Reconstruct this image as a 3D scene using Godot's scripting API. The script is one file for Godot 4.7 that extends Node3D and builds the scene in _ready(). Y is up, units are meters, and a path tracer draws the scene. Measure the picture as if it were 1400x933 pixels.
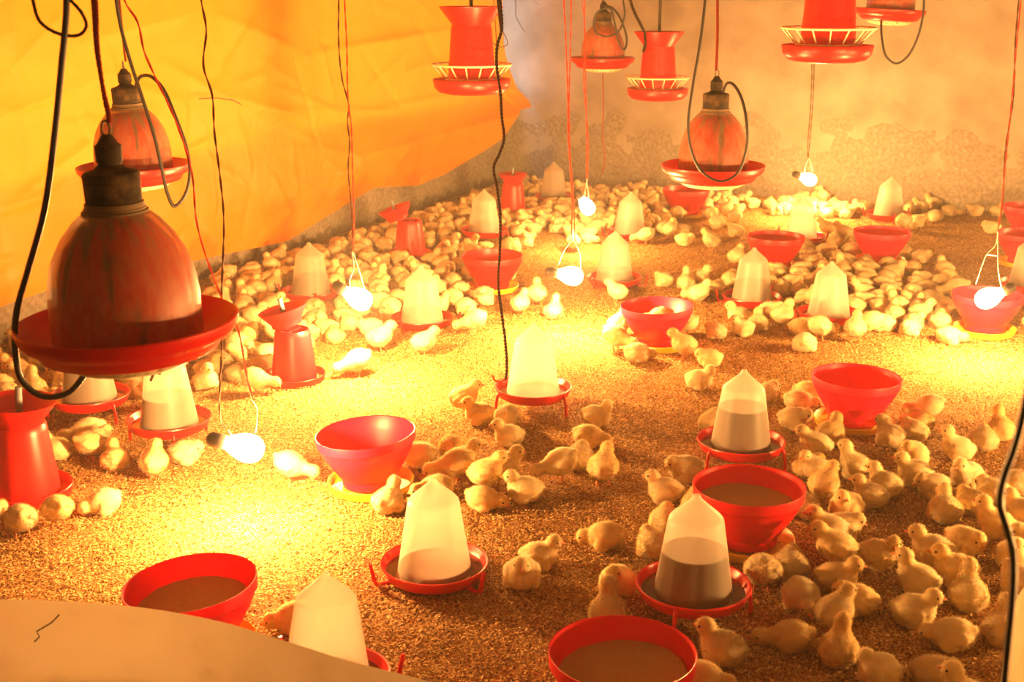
extends Node3D
# A brooder shed: day-old chicks on rice husk, drinkers, feeders and heat bulbs, a yellow tarpaulin over the open side.

var M := {}
var taken := {}

func _ready():
	setup_view()
	make_materials()
	build_room()
	build_tarpaulin()
	build_litter()
	build_guards()
	build_bulbs()
	build_bell_drinkers()
	build_hanging_feeders()
	build_bowls()
	build_jars()
	build_tube_feeders()
	build_ropes()
	build_chicks()

func setup_view():
	var cam := Camera3D.new()
	cam.name = "camera"
	add_child(cam)
	cam.position = Vector3(0, 1.35, 0)
	cam.rotation = Vector3(deg_to_rad(-15.926), deg_to_rad(25.0), 0)
	cam.near = 0.05
	cam.far = 100.0
	var lens := CameraAttributesPhysical.new()
	lens.frustum_focal_length = 44.76
	lens.frustum_focus_distance = 3.7
	lens.exposure_aperture = 8.0
	lens.frustum_near = 0.05
	lens.frustum_far = 100.0
	cam.attributes = lens
	cam.fov = 30.016
	cam.current = true
	var env := Environment.new()
	env.background_mode = Environment.BG_SKY
	var sky := Sky.new()
	var sm := ProceduralSkyMaterial.new()
	sm.sky_top_color = Color(0.72, 0.80, 0.92)
	sm.sky_horizon_color = Color(0.90, 0.92, 0.95)
	sm.ground_horizon_color = Color(0.62, 0.60, 0.55)
	sm.ground_bottom_color = Color(0.45, 0.42, 0.36)
	sky.sky_material = sm
	env.sky = sky
	env.background_energy_multiplier = SKY_ENERGY
	env.tonemap_mode = Environment.TONE_MAPPER_LINEAR
	env.tonemap_exposure = EXPOSURE
	env.sdfgi_enabled = true
	env.ssao_enabled = true
	env.ssil_enabled = true
	env.fog_enabled = true          # dust hangs in the air of the shed
	env.fog_mode = Environment.FOG_MODE_EXPONENTIAL
	env.fog_density = HAZE
	env.fog_light_color = Color(1, 0.97, 0.92)
	var we := WorldEnvironment.new()
	we.name = "world_environment"
	we.environment = env
	add_child(we)

const SKY_ENERGY := 6.5
const HAZE := 0.012
const EXPOSURE := 1.2
const BULB_ENERGY := 2.2
const WARM := Color(1.0, 0.48, 0.135)      # tungsten, linear
const ROOM_LEFT := -3.75
const ROOM_BACK := -8.05
const ROOM_RIGHT := 4.5
const ROOM_FRONT := 2.6
const ROOM_TOP := 2.7

# ---------------------------------------------------------------- helpers

func lin(r: float, g: float, b: float) -> Color:
	return Color(r, g, b).linear_to_srgb()

func material(key: String, c: Color, rough := 0.6, spec := 0.5) -> StandardMaterial3D:
	var m := StandardMaterial3D.new()
	m.resource_name = key
	m.albedo_color = c
	m.roughness = rough
	m.metallic_specular = spec
	M[key] = m
	return m

func glows_through(m: StandardMaterial3D, c: Color):
	m.backlight_enabled = true
	m.backlight = c

func noise_tex(freq: float, seed_: int, ramp: Array, size := 512, type := FastNoiseLite.TYPE_SIMPLEX_SMOOTH, octaves := 4, stretch := false) -> NoiseTexture2D:
	var n := FastNoiseLite.new()
	n.noise_type = type
	n.frequency = freq
	n.seed = seed_
	n.fractal_octaves = octaves
	var t := NoiseTexture2D.new()
	t.width = size
	t.height = size
	t.seamless = true
	t.noise = n
	if ramp.size():
		var g := Gradient.new()
		var off := PackedFloat32Array()
		var col := PackedColorArray()
		for k in ramp:
			off.append(k[0])
			col.append(k[1])
		g.offsets = off
		g.colors = col
		t.color_ramp = g
	return t

func numbered(called: String) -> String:
	var n: int = taken.get(called, 0)
	taken[called] = n + 1
	return called if n == 0 else "%s_%03d" % [called, n]

func thing(called: String, label: String, category: String, at := Vector3.ZERO, turn := 0.0, group := "") -> Node3D:
	var o := Node3D.new()
	o.name = numbered(called)
	add_child(o)
	o.position = at
	o.rotation.y = turn
	tag(o, label, category, group)
	return o

func tag(o: Node, label: String, category: String, group := "", kind := ""):
	o.set_meta("label", label)
	o.set_meta("category", category)
	if group:
		o.set_meta("group", group)
	if kind:
		o.set_meta("kind", kind)

func part(parent: Node, called: String, mesh: Mesh, m: Material, label := "") -> MeshInstance3D:
	var o := MeshInstance3D.new()
	o.name = numbered(called) if parent == self else called
	o.mesh = mesh
	o.material_override = m
	o.cast_shadow = GeometryInstance3D.SHADOW_CASTING_SETTING_ON
	parent.add_child(o, true)
	if label:
		o.set_meta("label", label)
	return o

func structure(called: String, mesh: Mesh, m: Material, label: String, category: String) -> MeshInstance3D:
	var o := part(self, called, mesh, m)
	tag(o, label, category, "", "structure")
	return o

func begin() -> SurfaceTool:
	var st := SurfaceTool.new()
	st.begin(Mesh.PRIMITIVE_TRIANGLES)
	return st

func done(st: SurfaceTool) -> ArrayMesh:
	st.generate_normals()
	st.index()
	return st.commit()

func vert(st: SurfaceTool, p: Vector3, uv := Vector2.ZERO):
	st.set_uv(uv)
	st.add_vertex(p)

func quad(st: SurfaceTool, a: Vector3, b: Vector3, c: Vector3, d: Vector3, ua := Vector2.ZERO, ub := Vector2.ZERO, uc := Vector2.ZERO, ud := Vector2.ZERO):
	# clockwise seen from the front
	if a.distance_squared_to(b) > 1e-12:
		vert(st, a, ua); vert(st, b, ub); vert(st, c, uc)
	if c.distance_squared_to(d) > 1e-12:
		vert(st, a, ua); vert(st, c, uc); vert(st, d, ud)

# profile of (radius, height), outer side upwards; sharp corners split the shading
func lathe(st: SurfaceTool, prof: Array, seg := 32, xf := Transform3D.IDENTITY, squash := 1.0):
	var group := 1
	var total := 0.0
	for i in prof.size() - 1:
		total += prof[i].distance_to(prof[i + 1])
	var run := 0.0
	for i in prof.size() - 1:
		var a: Vector2 = prof[i]
		var b: Vector2 = prof[i + 1]
		if i > 0:
			var before: Vector2 = (a - prof[i - 1]).normalized()
			if before.dot((b - a).normalized()) < 0.75:
				group += 1
		st.set_smooth_group(group)
		var v0 := run / total
		run += a.distance_to(b)
		var v1 := run / total
		for j in seg:
			var t0 := TAU * j / seg
			var t1 := TAU * (j + 1) / seg if j + 1 < seg else 0.0
			var u0 := float(j) / seg
			var u1 := float(j + 1) / seg
			var bl := xf * Vector3(a.x * cos(t1), a.y, a.x * sin(t1) * squash)
			var tl := xf * Vector3(b.x * cos(t1), b.y, b.x * sin(t1) * squash)
			var tr := xf * Vector3(b.x * cos(t0), b.y, b.x * sin(t0) * squash)
			var br := xf * Vector3(a.x * cos(t0), a.y, a.x * sin(t0) * squash)
			if b.x > 1e-5:
				vert(st, bl, Vector2(u1, v0)); vert(st, tl, Vector2(u1, v1)); vert(st, tr, Vector2(u0, v1))
			if a.x > 1e-5:
				vert(st, bl, Vector2(u1, v0)); vert(st, tr, Vector2(u0, v1)); vert(st, br, Vector2(u0, v0))

func lathed(prof: Array, seg := 32, xf := Transform3D.IDENTITY) -> ArrayMesh:
	var st := begin()
	lathe(st, prof, seg, xf)
	return done(st)

func ring_profile(big: float, small: float, y := 0.0, n := 8) -> Array:
	var p := []
	for i in n + 1:
		var t := -PI / 2 + TAU * i / n
		p.append(Vector2(big + small * cos(t), y + small * sin(t)))
	return p

func smooth_path(pts: PackedVector3Array, per := 6) -> PackedVector3Array:
	var out := PackedVector3Array()
	var n := pts.size()
	if n < 3:
		return pts
	for i in n - 1:
		var p0 := pts[maxi(i - 1, 0)]
		var p1 := pts[i]
		var p2 := pts[i + 1]
		var p3 := pts[mini(i + 2, n - 1)]
		var d0 := maxf(sqrt(p0.distance_to(p1)), 1e-3)
		var d1 := maxf(sqrt(p1.distance_to(p2)), 1e-3)
		var d2 := maxf(sqrt(p2.distance_to(p3)), 1e-3)
		for k in per:
			out.append(p1.cubic_interpolate_in_time(p2, p0, p3, float(k) / per, d1, -d0, d1 + d2))
	out.append(pts[n - 1])
	return out

func tube(st: SurfaceTool, pts: PackedVector3Array, r: float, seg := 6, r_end := -1.0):
	var n := pts.size()
	var rings := []
	var side := Vector3.ZERO
	for i in n:
		var dir := (pts[mini(i + 1, n - 1)] - pts[maxi(i - 1, 0)]).normalized()
		if i == 0:
			side = dir.cross(Vector3.UP if absf(dir.y) < 0.9 else Vector3.RIGHT).normalized()
		else:
			side = (side - dir * side.dot(dir)).normalized()
		var up := dir.cross(side)
		var rr := r if r_end < 0.0 else lerpf(r, r_end, float(i) / (n - 1))
		var ring := PackedVector3Array()
		for j in seg:
			var t := TAU * j / seg
			ring.append(pts[i] + (side * cos(t) + up * sin(t)) * rr)
		rings.append(ring)
	st.set_smooth_group(1)
	for i in n - 1:
		for j in seg:
			var k := (j + 1) % seg
			quad(st, rings[i][j], rings[i + 1][j], rings[i + 1][k], rings[i][k])
	st.set_smooth_group(2)
	for j in seg:
		var k := (j + 1) % seg
		vert(st, pts[0]); vert(st, rings[0][j]); vert(st, rings[0][k])
		vert(st, pts[n - 1]); vert(st, rings[n - 1][k]); vert(st, rings[n - 1][j])

func tubed(pts: PackedVector3Array, r: float, seg := 6, r_end := -1.0) -> ArrayMesh:
	var st := begin()
	tube(st, pts, r, seg, r_end)
	return done(st)

# two strands wound round each other along a path
func twisted(pts: PackedVector3Array, r: float, pitch := 0.03, strands := 2) -> ArrayMesh:
	var st := begin()
	var fine := PackedVector3Array()
	for i in pts.size() - 1:
		var steps := maxi(1, int(pts[i].distance_to(pts[i + 1]) / (pitch / 6.0)))
		for k in steps:
			fine.append(pts[i].lerp(pts[i + 1], float(k) / steps))
	fine.append(pts[pts.size() - 1])
	for s in strands:
		var line := PackedVector3Array()
		var run := 0.0
		for i in fine.size():
			if i > 0:
				run += fine[i].distance_to(fine[i - 1])
			var dir := (fine[mini(i + 1, fine.size() - 1)] - fine[maxi(i - 1, 0)]).normalized()
			var a := dir.cross(Vector3(0.31, 0.2, 0.93)).normalized()
			var b := dir.cross(a)
			var t := TAU * (run / pitch + float(s) / strands)
			line.append(fine[i] + (a * cos(t) + b * sin(t)) * r)
		tube(st, line, r, 5)
	return done(st)

func box(st: SurfaceTool, lo: Vector3, hi: Vector3):
	st.set_smooth_group(-1)
	var a := Vector3(lo.x, lo.y, hi.z); var b := Vector3(lo.x, hi.y, hi.z); var c := hi; var d := Vector3(hi.x, lo.y, hi.z)
	var e := lo; var f := Vector3(lo.x, hi.y, lo.z); var g := Vector3(hi.x, hi.y, lo.z); var h := Vector3(hi.x, lo.y, lo.z)
	quad(st, a, b, c, d)
	quad(st, h, g, f, e)
	quad(st, e, f, b, a)
	quad(st, d, c, g, h)
	quad(st, b, f, g, c)
	quad(st, e, a, d, h)

func boxed(lo: Vector3, hi: Vector3) -> ArrayMesh:
	var st := begin()
	box(st, lo, hi)
	return done(st)

func path(a: Array) -> PackedVector3Array:
	var p := PackedVector3Array()
	for i in range(0, a.size(), 3):
		p.append(Vector3(a[i], a[i + 1], a[i + 2]))
	return p

# a path given in world metres, as seen from a thing that stands at `at`
func local_path(a: Array, at: Vector3) -> PackedVector3Array:
	var p := path(a)
	for i in p.size():
		p[i] -= at
	return p

# ---------------------------------------------------------------- where things stand (metres)

var BULBS := [
	{"at": [-1.8689, 0.22, -2.4271], "label": "glowing heat bulb low over the litter nearest the front, left of the pink bowl", "axis": [0.4226, 0.0, 0.9063], "tilt": 75.0, "power": 1.0, "cords": [["dark_cord", [-1.8977, 2.69, -2.4049, -1.8977, 1.4222, -2.4049, -1.8977, 1.3022, -2.4049, -1.892, 1.2378, -2.4093, -1.9013, 1.1564, -2.4021, -1.8891, 1.09, -2.4116, -1.8894, 1.006, -2.4114, -1.8847, 0.912, -2.4149, -1.8822, 0.7988, -2.4169, -1.8948, 0.6209, -2.4072, -1.9019, 0.4745, -2.4017, -1.912, 0.2959, -2.3939, -1.8994, 0.2658, -2.4037], 0.0016], ["red_cord", [-2.0301, 2.69, -2.303, -2.0301, 1.4228, -2.303, -2.0301, 1.3028, -2.303, -2.0106, 1.2551, -2.318, -2.0032, 1.1907, -2.3237, -1.9875, 1.1334, -2.3358, -1.9572, 1.0333, -2.3591, -1.9349, 0.914, -2.3763, -1.9312, 0.7837, -2.3792, -1.8989, 0.6212, -2.404, -1.869, 0.5275, -2.427, -1.8569, 0.3956, -2.4364, -1.848, 0.3415, -2.4432], 0.0016]], "hanger": [[-1.8992, 0.2696, -2.4038, -1.8917, 0.2495, -2.4096], [-1.848, 0.3415, -2.4432, -1.8405, 0.3178, -2.449, -1.846, 0.2566, -2.4448]]},
	{"at": [-2.2113, 0.32, -3.527], "label": "glowing heat bulb beside the chick crowd under the tarpaulin", "axis": [0.4226, 0.0, 0.9063], "tilt": 60.0, "power": 1.5, "cords": [["dark_cord", [-2.2365, 2.69, -3.5112, -2.2365, 1.4039, -3.5112, -2.2365, 1.2839, -3.5112, -2.2407, 1.1499, -3.5085, -2.2345, 1.0362, -3.5124, -2.2192, 0.9554, -3.522, -2.2246, 0.9091, -3.5186, -2.2207, 0.8388, -3.5211, -2.2271, 0.7561, -3.517, -2.2226, 0.6361, -3.5198, -2.2211, 0.551, -3.5208, -2.2252, 0.4775, -3.5182], 0.0016], ["red_cord", [-2.2211, 2.69, -3.5208, -2.2211, 1.4039, -3.5208, -2.2211, 1.2839, -3.5208, -2.2193, 1.1497, -3.5219, -2.2209, 0.967, -3.521, -2.215, 0.8972, -3.5246, -2.2151, 0.7558, -3.5245, -2.216, 0.5875, -3.524, -2.2209, 0.4848, -3.5209], 0.0016]], "hanger": [[-2.2252, 0.4775, -3.5182, -2.2205, 0.4279, -3.5212, -2.2342, 0.3785, -3.5126, -2.2311, 0.3458, -3.5145], [-2.2212, 0.4774, -3.5208, -2.2047, 0.4099, -3.5311, -2.1902, 0.3394, -3.5402]]},
	{"at": [-1.7964, 0.26, -4.3795], "label": "glowing heat bulb in the middle of the floor left of a half-full jar drinker", "axis": [0.4226, 0.0, 0.9063], "tilt": 80.0, "power": 1.2, "cords": [["red_cord", [-1.83, 2.69, -4.3657, -1.83, 1.3942, -4.3657, -1.83, 1.2742, -4.3657, -1.8241, 1.1722, -4.3681, -1.8145, 0.9642, -4.3721, -1.8099, 0.778, -4.3739, -1.798, 0.6152, -4.3788, -1.7941, 0.5049, -4.3804, -1.7954, 0.3932, -4.3799], 0.0016], ["red_cord", [-1.8058, 2.69, -4.3756, -1.8058, 1.3943, -4.3756, -1.8058, 1.2743, -4.3756, -1.8064, 1.1207, -4.3754, -1.8086, 0.8849, -4.3745, -1.8015, 0.697, -4.3774, -1.7897, 0.5603, -4.3822, -1.7826, 0.3933, -4.3851], 0.0016]], "hanger": [[-1.7954, 0.3932, -4.3799, -1.823, 0.3506, -4.3686, -1.838, 0.3022, -4.3624], [-1.7826, 0.3933, -4.3851, -1.764, 0.3427, -4.3928, -1.7607, 0.2861, -4.3941]]},
	{"at": [-2.3321, 0.25, -5.8861], "label": "small glowing bulb on red cord hanging before the far corner", "axis": [0.4226, 0.0, 0.9063], "tilt": 35.0, "power": 0.5, "cords": [["red_cord", [-2.3535, 2.69, -5.8776, -2.3535, 1.3688, -5.8776, -2.3535, 1.2488, -5.8776, -2.3543, 1.0779, -5.8773, -2.3442, 0.8344, -5.8813, -2.3366, 0.5495, -5.8843, -2.3341, 0.3861, -5.8853], 0.0016], ["red_cord", [-2.3666, 2.69, -5.8725, -2.3666, 1.3687, -5.8725, -2.3666, 1.2487, -5.8725, -2.3515, 1.1123, -5.8784, -2.3546, 0.8695, -5.8772, -2.3304, 0.5856, -5.8868, -2.3308, 0.3861, -5.8867], 0.0016]], "hanger": [[-2.3341, 0.3861, -5.8853, -2.3264, 0.3238, -5.8884, -2.3225, 0.2871, -5.8899], [-2.3308, 0.3861, -5.8867, -2.34, 0.3237, -5.883, -2.3427, 0.2795, -5.8819]]},
	{"at": [-1.5214, 0.25, -7.249], "label": "small glowing bulb hanging close to the far plaster wall", "axis": [0.4226, 0.0, 0.9063], "tilt": 70.0, "power": 0.8, "cords": [["dark_cord", [-1.5547, 2.69, -7.242, -1.5547, 1.3544, -7.242, -1.5547, 1.2344, -7.242, -1.5426, 1.0394, -7.2446, -1.5272, 0.8535, -7.2478, -1.5232, 0.6, -7.2486, -1.5262, 0.4569, -7.248, -1.529, 0.3744, -7.2474], 0.0016], ["dark_cord", [-1.5662, 2.69, -7.2396, -1.5662, 1.3543, -7.2396, -1.5662, 1.2343, -7.2396, -1.5517, 0.9999, -7.2426, -1.5388, 0.8533, -7.2454, -1.5335, 0.6404, -7.2465, -1.5355, 0.4155, -7.2461, -1.5285, 0.3661, -7.2475], 0.0016]], "hanger": [[-1.529, 0.3744, -7.2474, -1.506, 0.3213, -7.2522, -1.5, 0.2882, -7.2535], [-1.5285, 0.3661, -7.2475, -1.5416, 0.3201, -7.2448, -1.543, 0.2784, -7.2445]]},
	{"at": [-0.3193, 0.26, -4.6865], "label": "glowing bulb on a triangular wire hanger over the rightmost pink bowl", "axis": [0.4226, 0.0, 0.9063], "tilt": -65.0, "power": 1.1, "cords": [["red_cord", [-0.3173, 2.69, -4.6867, -0.3173, 1.3998, -4.6867, -0.3173, 1.2798, -4.6867, -0.3165, 1.1375, -4.6867, -0.313, 0.9438, -4.687, -0.3119, 0.7452, -4.687, -0.3097, 0.5802, -4.6872, -0.314, 0.5025, -4.6869], 0.0016], ["dark_cord", [-0.3241, 2.69, -4.6862, -0.3241, 1.3998, -4.6862, -0.3241, 1.2798, -4.6862, -0.321, 1.1375, -4.6864, -0.3086, 0.9684, -4.6873, -0.3167, 0.7701, -4.6867, -0.3062, 0.5932, -4.6874, -0.3137, 0.4999, -4.6869], 0.0016]], "hanger": [[-0.3137, 0.4999, -4.6869, -0.3161, 0.4504, -4.6867, -0.3415, 0.4144, -4.685, -0.3541, 0.3686, -4.6842, -0.3677, 0.3065, -4.6832], [-0.3132, 0.4948, -4.6869, -0.3064, 0.425, -4.6874, -0.2976, 0.36, -4.688, -0.2784, 0.2876, -4.6893], [-0.3415, 0.4144, -4.685, -0.3051, 0.412, -4.6875]]},
	{"at": [0.55, 0.25, -6.7], "label": "heat bulb of the far row, out of the frame on the right", "axis": [0.0, 0.0, 1.0], "tilt": 0.0, "power": 1.0, "cords": [["red_cord", [0.55, 2.69, -6.7, 0.55, 1.2, -6.7, 0.55, 0.35, -6.7], 0.0022]], "hanger": []},
	{"at": [1.15, 0.25, -4.5], "label": "heat bulb of the middle row, out of the frame on the right", "axis": [0.0, 0.0, 1.0], "tilt": 0.0, "power": 1.4, "cords": [["red_cord", [1.15, 2.69, -4.5, 1.15, 1.2, -4.5, 1.15, 0.35, -4.5], 0.0022]], "hanger": []},
	{"at": [1.0, 0.25, -3.35], "label": "heat bulb of the front row, out of the frame on the right", "axis": [0.0, 0.0, 1.0], "tilt": 0.0, "power": 2.6, "cords": [["red_cord", [1.0, 2.69, -3.35, 1.0, 1.2, -3.35, 1.0, 0.35, -3.35], 0.0022]], "hanger": []},
	{"at": [1.05, 0.25, -2.3], "label": "heat bulb inside the second ring of sheet, out of the frame", "axis": [0.0, 0.0, 1.0], "tilt": 0.0, "power": 1.1, "cords": [["red_cord", [1.05, 2.69, -2.3, 1.05, 1.2, -2.3, 1.05, 0.35, -2.3], 0.0022]], "hanger": []},
]
var BELLS := [
	{"at": [-1.432, 0.7263, -1.573], "label": "big dusty red bell drinker hanging close to the camera", "axis": [0.4226, 0.0, 0.9063], "tilt": 1.5, "spin": 1.0, "hose_r": 0.0052, "hose": [[-1.4695, 2.69, -1.5388, -1.4695, 1.4377, -1.5388, -1.4695, 1.3177, -1.5388, -1.4817, 1.2194, -1.5277, -1.4973, 1.1076, -1.5135, -1.5166, 0.9931, -1.496, -1.541, 0.9004, -1.4737, -1.5592, 0.8298, -1.4571, -1.5646, 0.7691, -1.4523, -1.5608, 0.7189, -1.4557, -1.5397, 0.6885, -1.4749, -1.5109, 0.6897, -1.5011, -1.4914, 0.7151, -1.5188, -1.4824, 0.7368, -1.5271]], "rope": [["red_rope", [-1.4379, 2.69, -1.5675, -1.4379, 1.4375, -1.5675, -1.4379, 1.3175, -1.5675, -1.4405, 1.2517, -1.5652, -1.4392, 1.1959, -1.5664, -1.4368, 1.1562, -1.5686, -1.4349, 1.1333, -1.5703], 0.0021], ["red_rope", [-1.4411, 2.69, -1.5646, -1.4411, 1.4375, -1.5646, -1.4411, 1.3175, -1.5646, -1.442, 1.2406, -1.5638, -1.4383, 1.1846, -1.5672, -1.4347, 1.1504, -1.5705, -1.4343, 1.1298, -1.5708], 0.0018], ["dark_rope", [-1.5053, 2.69, -1.5062, -1.5053, 1.4379, -1.5062, -1.5053, 1.3179, -1.5062, -1.4999, 1.2855, -1.5112, -1.4815, 1.2678, -1.5278, -1.4596, 1.2653, -1.5478, -1.4508, 1.2783, -1.5558, -1.4543, 1.298, -1.5527, -1.4656, 1.3177, -1.5424], 0.0016]]},
	{"at": [-2.8298, 0.6908, -3.1957], "label": "dusty red bell drinker hanging in front of the tarpaulin, second from the left", "axis": [0.4226, 0.0, 0.9063], "tilt": 1.5, "spin": 2.0, "hose_r": 0.0055, "hose": [[-2.7075, 2.69, -3.0369, -2.7075, 1.4076, -3.0369, -2.7075, 1.2876, -3.0369, -2.7017, 1.2034, -3.042, -2.6861, 1.0964, -3.0559, -2.6679, 0.9982, -3.0719, -2.6475, 0.8759, -3.09, -2.6368, 0.7743, -3.0995, -2.629, 0.7056, -3.1064, -2.6163, 0.6658, -3.1177, -2.5953, 0.6874, -3.1363, -2.5773, 0.7482, -3.1522, -2.5765, 0.8276, -3.1529, -2.6034, 0.9398, -3.1393, -2.6523, 1.0259, -3.1468, -2.7027, 1.0592, -3.1531, -2.7489, 1.0549, -3.163, -2.7853, 1.0278, -3.1818]], "rope": [["red_rope", [-2.8341, 2.69, -3.192, -2.8341, 1.4045, -3.192, -2.8341, 1.2845, -3.192, -2.8329, 1.1962, -3.193, -2.832, 1.1292, -3.1938, -2.8306, 1.0977, -3.1951], 0.002]]},
	{"at": [-1.2403, 0.6415, -4.3212], "label": "dusty red bell drinker with looped black hose hanging before the far wall", "axis": [0.4226, 0.0, 0.9063], "tilt": 0.0, "spin": 3.2, "hose_r": 0.005, "hose": [[-1.2317, 2.69, -4.1156, -1.2317, 1.4019, -4.1156, -1.2317, 1.2819, -4.1156, -1.2421, 1.1438, -4.1126, -1.2596, 1.0029, -4.1076, -1.269, 0.8834, -4.1049, -1.2567, 0.799, -4.1084, -1.2191, 0.7266, -4.1192, -1.1597, 0.6962, -4.1363, -1.1099, 0.7219, -4.1506, -1.0837, 0.8027, -4.1581, -1.0855, 0.8867, -4.1576, -1.1126, 0.9671, -4.1791, -1.1514, 1.0084, -4.2137, -1.1841, 1.0095, -4.25, -1.2065, 0.9791, -4.2893]], "rope": [["red_rope", [-1.2492, 2.69, -4.3187, -1.2492, 1.3989, -4.3187, -1.2492, 1.2789, -4.3187, -1.2452, 1.183, -4.3198, -1.244, 1.0982, -4.3202, -1.2442, 1.0468, -4.3201], 0.0028]]},
	{"at": [-2.6169, 0.8412, -6.8123], "label": "small dusty red bell drinker with coiled hose left of a hanging feeder", "axis": [0.4226, 0.0, 0.9063], "tilt": 0.0, "spin": 4.5, "hose_r": 0.0055, "hose": [[-2.4656, 2.69, -6.7097, -2.4656, 1.3559, -6.7097, -2.4656, 1.2359, -6.7097, -2.4565, 1.1593, -6.7132, -2.4842, 1.0744, -6.7026, -2.5429, 1.0432, -6.68, -2.599, 1.0663, -6.6584, -2.6112, 1.1282, -6.6538, -2.5825, 1.1821, -6.6648, -2.5309, 1.1899, -6.6846, -2.5074, 1.1207, -6.6936, -2.4828, 1.0123, -6.7031, -2.456, 0.9735, -6.7134, -2.4511, 1.0229, -6.7429, -2.4969, 1.1384, -6.7554, -2.5526, 1.1958, -6.764, -2.5926, 1.203, -6.7787]], "rope": [["dark_rope", [-2.6226, 2.69, -6.8101, -2.6226, 1.3534, -6.8101, -2.6226, 1.2334, -6.8101, -2.6184, 1.21, -6.8117], 0.003]]},
	{"at": [-1.0952, 1.1149, -6.9274], "label": "bell drinker cut off by the top edge above the far wall", "axis": [0.4226, 0.0, 0.9063], "tilt": -3.0, "spin": 0.4, "hose_r": 0.0055, "hose": [[-0.9156, 2.69, -6.7533, -0.9156, 1.4354, -6.7533, -0.9156, 1.3154, -6.7533, -0.9035, 1.2109, -6.7552, -0.9191, 1.0699, -6.7527, -0.9627, 0.9695, -6.7458, -1.0123, 0.9364, -6.738, -1.0601, 0.9679, -6.7304, -1.0901, 1.0493, -6.7431, -1.1145, 1.1721, -6.8115, -1.1237, 1.2784, -6.8824]], "rope": []},
]
var HANGING_FEEDERS := [
	{"at": [-2.536, 0.8661, -5.0249], "label": "hanging red feeder with cream ring in front of the tarpaulin", "spin": 0.32, "rope": []},
	{"at": [-2.2929, 0.7006, -6.8232], "label": "hanging red feeder with cream ring left of the looped-hose bell drinker", "spin": 0.15, "rope": [["dark_rope", [-2.3883, 2.69, -6.6118, -2.3883, 1.3579, -6.6118, -2.3883, 1.2379, -6.6118, -2.3646, 1.1702, -6.6197, -2.3336, 1.1097, -6.6302, -2.3141, 1.0681, -6.6367, -2.321, 1.0091, -6.6736, -2.358, 0.9657, -6.7591], 0.005]]},
	{"at": [-0.9952, 1.0469, -4.9305], "label": "large hanging red feeder cut off by the top edge", "spin": 0.65, "rope": [["dark_rope", [-1.0919, 1.35, -4.911, -1.0702, 1.2503, -4.9154, -1.0622, 1.2054, -4.917, -1.0714, 1.1841, -4.9152, -1.045, 1.1817, -4.9205, -1.029, 1.1765, -4.9237], 0.0025]]},
]
var BOWLS := [
	{"at": [-0.698, -1.9757], "spin": 0.43, "axis": [0.0063, 1.0], "tilt": 0.0, "feed": 0.118, "colour": "red_plastic", "label": "red feed bowl half full of meal, cut by the bottom edge"},
	{"at": [-0.6953, -2.8558], "spin": 3.22, "axis": [-0.3503, -0.9366], "tilt": 0.0, "feed": 0.115, "colour": "red_plastic", "label": "red feed bowl with meal beside the half-full front drinker"},
	{"at": [-1.5853, -1.8692], "spin": 2.19, "axis": [-0.9833, -0.1819], "tilt": 4.0, "feed": 0.112, "colour": "pink_plastic", "label": "pink-red feed bowl with meal behind the cream sheet"},
	{"at": [-1.7266, -2.7863], "spin": 0.35, "axis": [0.0862, 0.9963], "tilt": 4.0, "feed": 0.05, "colour": "pink_plastic", "label": "empty pink-red bowl on a yellow tray right of the front bulb"},
	{"at": [-0.6246, -3.8604], "spin": 3.04, "axis": [-0.5123, -0.8588], "tilt": -1.0, "feed": 0.0, "colour": "pink_plastic", "label": "tall pink-red bowl on a yellow tray right of the brown-water drinker"},
	{"at": [-1.4657, -4.4481], "spin": 0.22, "axis": [0.2146, 0.9767], "tilt": 2.0, "feed": 0.072, "colour": "pink_plastic", "label": "tilted pink bowl with a chick inside near the middle bulb"},
	{"at": [-2.4292, -5.0012], "spin": 2.6, "axis": [-0.8293, -0.5587], "tilt": 0.0, "feed": 0.0, "colour": "red_plastic", "label": "pink-red bowl behind the dangling dark rope"},
	{"at": [-1.388, -5.9661], "spin": 0.42, "axis": [0.0163, 0.9999], "tilt": 0.0, "feed": 0.0, "colour": "red_plastic", "label": "red bowl behind the two right-hand jar drinkers"},
	{"at": [-0.9497, -6.3118], "spin": 0.54, "axis": [-0.1035, 0.9946], "tilt": 0.0, "feed": 0.0, "colour": "pink_plastic", "label": "pink-red bowl on a yellow tray in front of the far right drinker"},
	{"at": [-0.3563, -5.1693], "spin": 2.55, "axis": [-0.8562, -0.5166], "tilt": 0.0, "feed": 0.0, "colour": "pink_plastic", "label": "pink bowl on a yellow tray lit by the bulb hanging over it"},
	{"at": [-0.3051, -6.5511], "spin": 4.96, "axis": [0.9822, -0.1876], "tilt": 0.0, "feed": 0.0, "colour": "pink_plastic", "label": "pink bowl half cut off by the right edge, front one of two"},
	{"at": [-2.2036, -7.1331], "spin": 0.74, "axis": [-0.299, 0.9542], "tilt": 0.0, "feed": 0.0, "colour": "red_plastic", "label": "red bowl at the far wall under the looped-hose bell drinker"},
	{"at": [-0.3439, -7.3711], "spin": 1.34, "axis": [-0.7856, 0.6187], "tilt": 0.0, "feed": 0.0, "colour": "pink_plastic", "label": "farther pink bowl cut off by the right edge"},
]
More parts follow.
